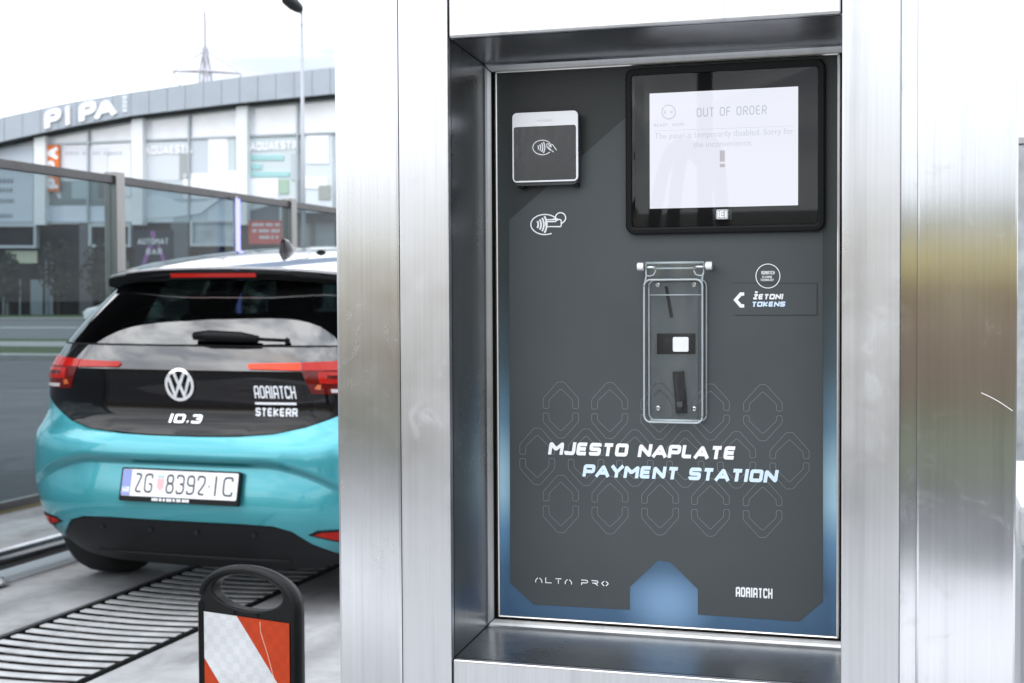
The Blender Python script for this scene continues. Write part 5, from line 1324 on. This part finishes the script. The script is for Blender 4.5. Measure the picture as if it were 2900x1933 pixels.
# round badge
CHR = pb('badge_chrome', (.80, .81, .83), .22, .6)
bc = (-.004, .928); RB = .066
def onb(u, v, off=.006): return SK(bc[0] + u, bc[1] + v, off)
parts = []
def bline(pts, w, cl=False):
    V, F = ribbon(pts, w, cl); parts.append(([onb(a, b, .009) for a, b in V], F))
bline(ell(0, 0, RB - .006, RB - .006, 40), .012, True)
bline([(-.024, .050), (0, -.004), (.024, .050)], .0125); bline([(-.048, .030), (-.021, -.046), (0, .004), (.021, -.046), (.048, .030)], .0125)
V, F = joing(parts); bd = mk('badge', V, F, CHR, gate, local=True); md = bd.modifiers.new('thick', 'SOLIDIFY'); md.thickness = .004; md.offset = 0
def cartext(name, txt, s0, s1, z0, h, mat, off=.006, parent=None, **k):
    V, F, wd = strokes(txt, **k); return mk(name, [SK(s0 + u / wd * (s1 - s0), z0 + v * h, off) for u, v in V], F, mat, parent or gate, local=True)
cartext('model_badge', 'ID.3', -.052, .092, .776, .034, CHR, w=.22, r=.14, gap=.16, wf=1.25, slant=.1)
WST = pb('white_sticker', (.74, .76, .80), .5)
cartext('sticker_name', 'ADRIATCH', .325, .498, .880, .050, WST, font=GT, w=.15, r=.16, gap=.09, wf=.85)
V, F = ribbon([(.325 + .01 * i, .860) for i in range(18)], .009); mk('sticker_rule', [SK(a, b, .006) for a, b in V], F, WST, gate, local=True)
cartext('sticker_word', 'STEKERR', .325, .498, .810, .032, WST, w=.22, r=.14, gap=.14, wf=1.0)
# number plate in the bumper recess
tilt = math.atan2(.046, .197)
np_o = SK(0, .530) + Vector((.040, -.008, 0))
def PLp(u, v, d=0):                             # u across, v up the plate, d towards the camera
    return np_o + Vector((u, math.sin(tilt) * v - d * math.cos(tilt), math.cos(tilt) * v + d * math.sin(tilt) - .0 * u))
V, F = prismg(rrect(-.266, .266, -.068, .066, .008), lambda u, v: PLp(u, v, .012), lambda u, v: PLp(u, v, -.006)); plt = recalc(mk('number_plate', V, F, BLACK, car, local=True))
V, F = prismg(rrect(-.258, .258, -.047, .059, .006), lambda u, v: PLp(u, v, .0135), lambda u, v: PLp(u, v, .0122)); recalc(mk('plate_sheet', V, F, pb('plate_white', (.80, .80, .82), .35), plt, local=True))
V, F = prismg(rrect(-.257, -.217, -.046, .058, .004), lambda u, v: PLp(u, v, .0141), lambda u, v: PLp(u, v, .0137)); recalc(mk('country_band', V, F, pb('euro_blue', (.24, .29, .58), .4), plt, local=True))
INK = pb('plate_ink', (.05, .055, .06), .5)
def ptxt(name, txt, u0, u1, v0, h, mat, **k):
    V, F, wd = strokes(txt, **k); return mk(name, [PLp(u0 + a / wd * (u1 - u0), v0 + b * h, .0146) for a, b in V], F, mat, plt, local=True)
pk = dict(w=.105, r=.22, gap=.14, wf=.80)
ptxt('plate_letters', 'ZG', -.200, -.118, -.033, .078, INK, **pk); ptxt('plate_digits', '8392', -.058, .118, -.033, .078, INK, **pk)
V, F = prismg(rrect(.131, .139, -.001, .007, .003, 3), lambda u, v: PLp(u, v, .0146), lambda u, v: PLp(u, v, .0138)); recalc(mk('plate_dot', V, F, INK, plt, local=True)); ptxt('plate_letters', 'IC', .158, .240, -.033, .078, INK, w=.105, r=.22, gap=.34, wf=.80)
ptxt('country_code', 'HR', -.252, -.222, -.034, .022, WHITE_P, w=.2, r=.1, gap=.2)
V, F = prismg([(-.099, .026), (-.067, .026), (-.067, -.008), (-.083, -.024), (-.099, -.008)], lambda u, v: PLp(u, v, .0146), lambda u, v: PLp(u, v, .0138)); recalc(mk('crest', V, F, pb('crest_red', (.66, .42, .44), .5), plt, local=True))
V, F = prismg([(-.098, .040), (-.068, .040), (-.068, .029), (-.098, .029)], lambda u, v: PLp(u, v, .0146), lambda u, v: PLp(u, v, .0138)); recalc(mk('crest_crown', V, F, pb('crest_blue', (.42, .55, .62), .5), plt, local=True))
x = -.115
while x < .045:
    w = random.uniform(.006, .012); V, F = prismg([(x, -.063), (x + w, -.063), (x + w, -.052), (x, -.052)], lambda u, v: PLp(u, v, .0128), lambda u, v: PLp(u, v, .0121)); recalc(mk('frame_print', V, F, WHITE_P, plt, local=True)); x += w + random.choice((.0025, .0025, .007))
# wheels
TYRE = pb('tyre_rubber', (.012, .012, .012), .85, bump=.2, bscale=120); RIM = pb('rim_alloy', (.30, .31, .32), .35, .8)
def wheel(x, y):
    s = 1 if x > 0 else -1; prof_t = [(.225, .10), (.30, .108), (.330, .098), (.341, .07), (.341, -.07), (.330, -.098), (.30, -.108), (.225, -.10)]
    V, F = [], []; n = 32
    for r_, o_ in prof_t:
        for k in range(n): a = 2 * math.pi * k / n; V.append((x + s * o_, y + r_ * math.cos(a), .341 + r_ * math.sin(a)))
    for i in range(len(prof_t)):
        for k in range(n): i2 = (i + 1) % len(prof_t); F.append([i * n + k, i * n + (k + 1) % n, i2 * n + (k + 1) % n, i2 * n + k])
    w = recalc(mk('wheel', V, F, TYRE, car, True, local=True))
    parts = [tubeg([(x + s * .06, y, .341), (x + s * .085, y, .341)], .05, 12)]
    for k in range(5):
        a = 2 * math.pi * k / 5; parts.append(tubeg([(x + s * .075, y + .03 * math.cos(a), .341 + .03 * math.sin(a)), (x + s * .085, y + .215 * math.cos(a), .341 + .215 * math.sin(a))], [.032, .024], 6))
    V, F = joing(parts); mk('rim', V, F, RIM, w, local=True)
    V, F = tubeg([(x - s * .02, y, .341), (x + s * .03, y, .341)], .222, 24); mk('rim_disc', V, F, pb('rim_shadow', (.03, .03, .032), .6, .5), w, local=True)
for x, y in ((-.755, .80), (.755, .80), (-.755, 3.57), (.755, 3.57)): wheel(x, y)
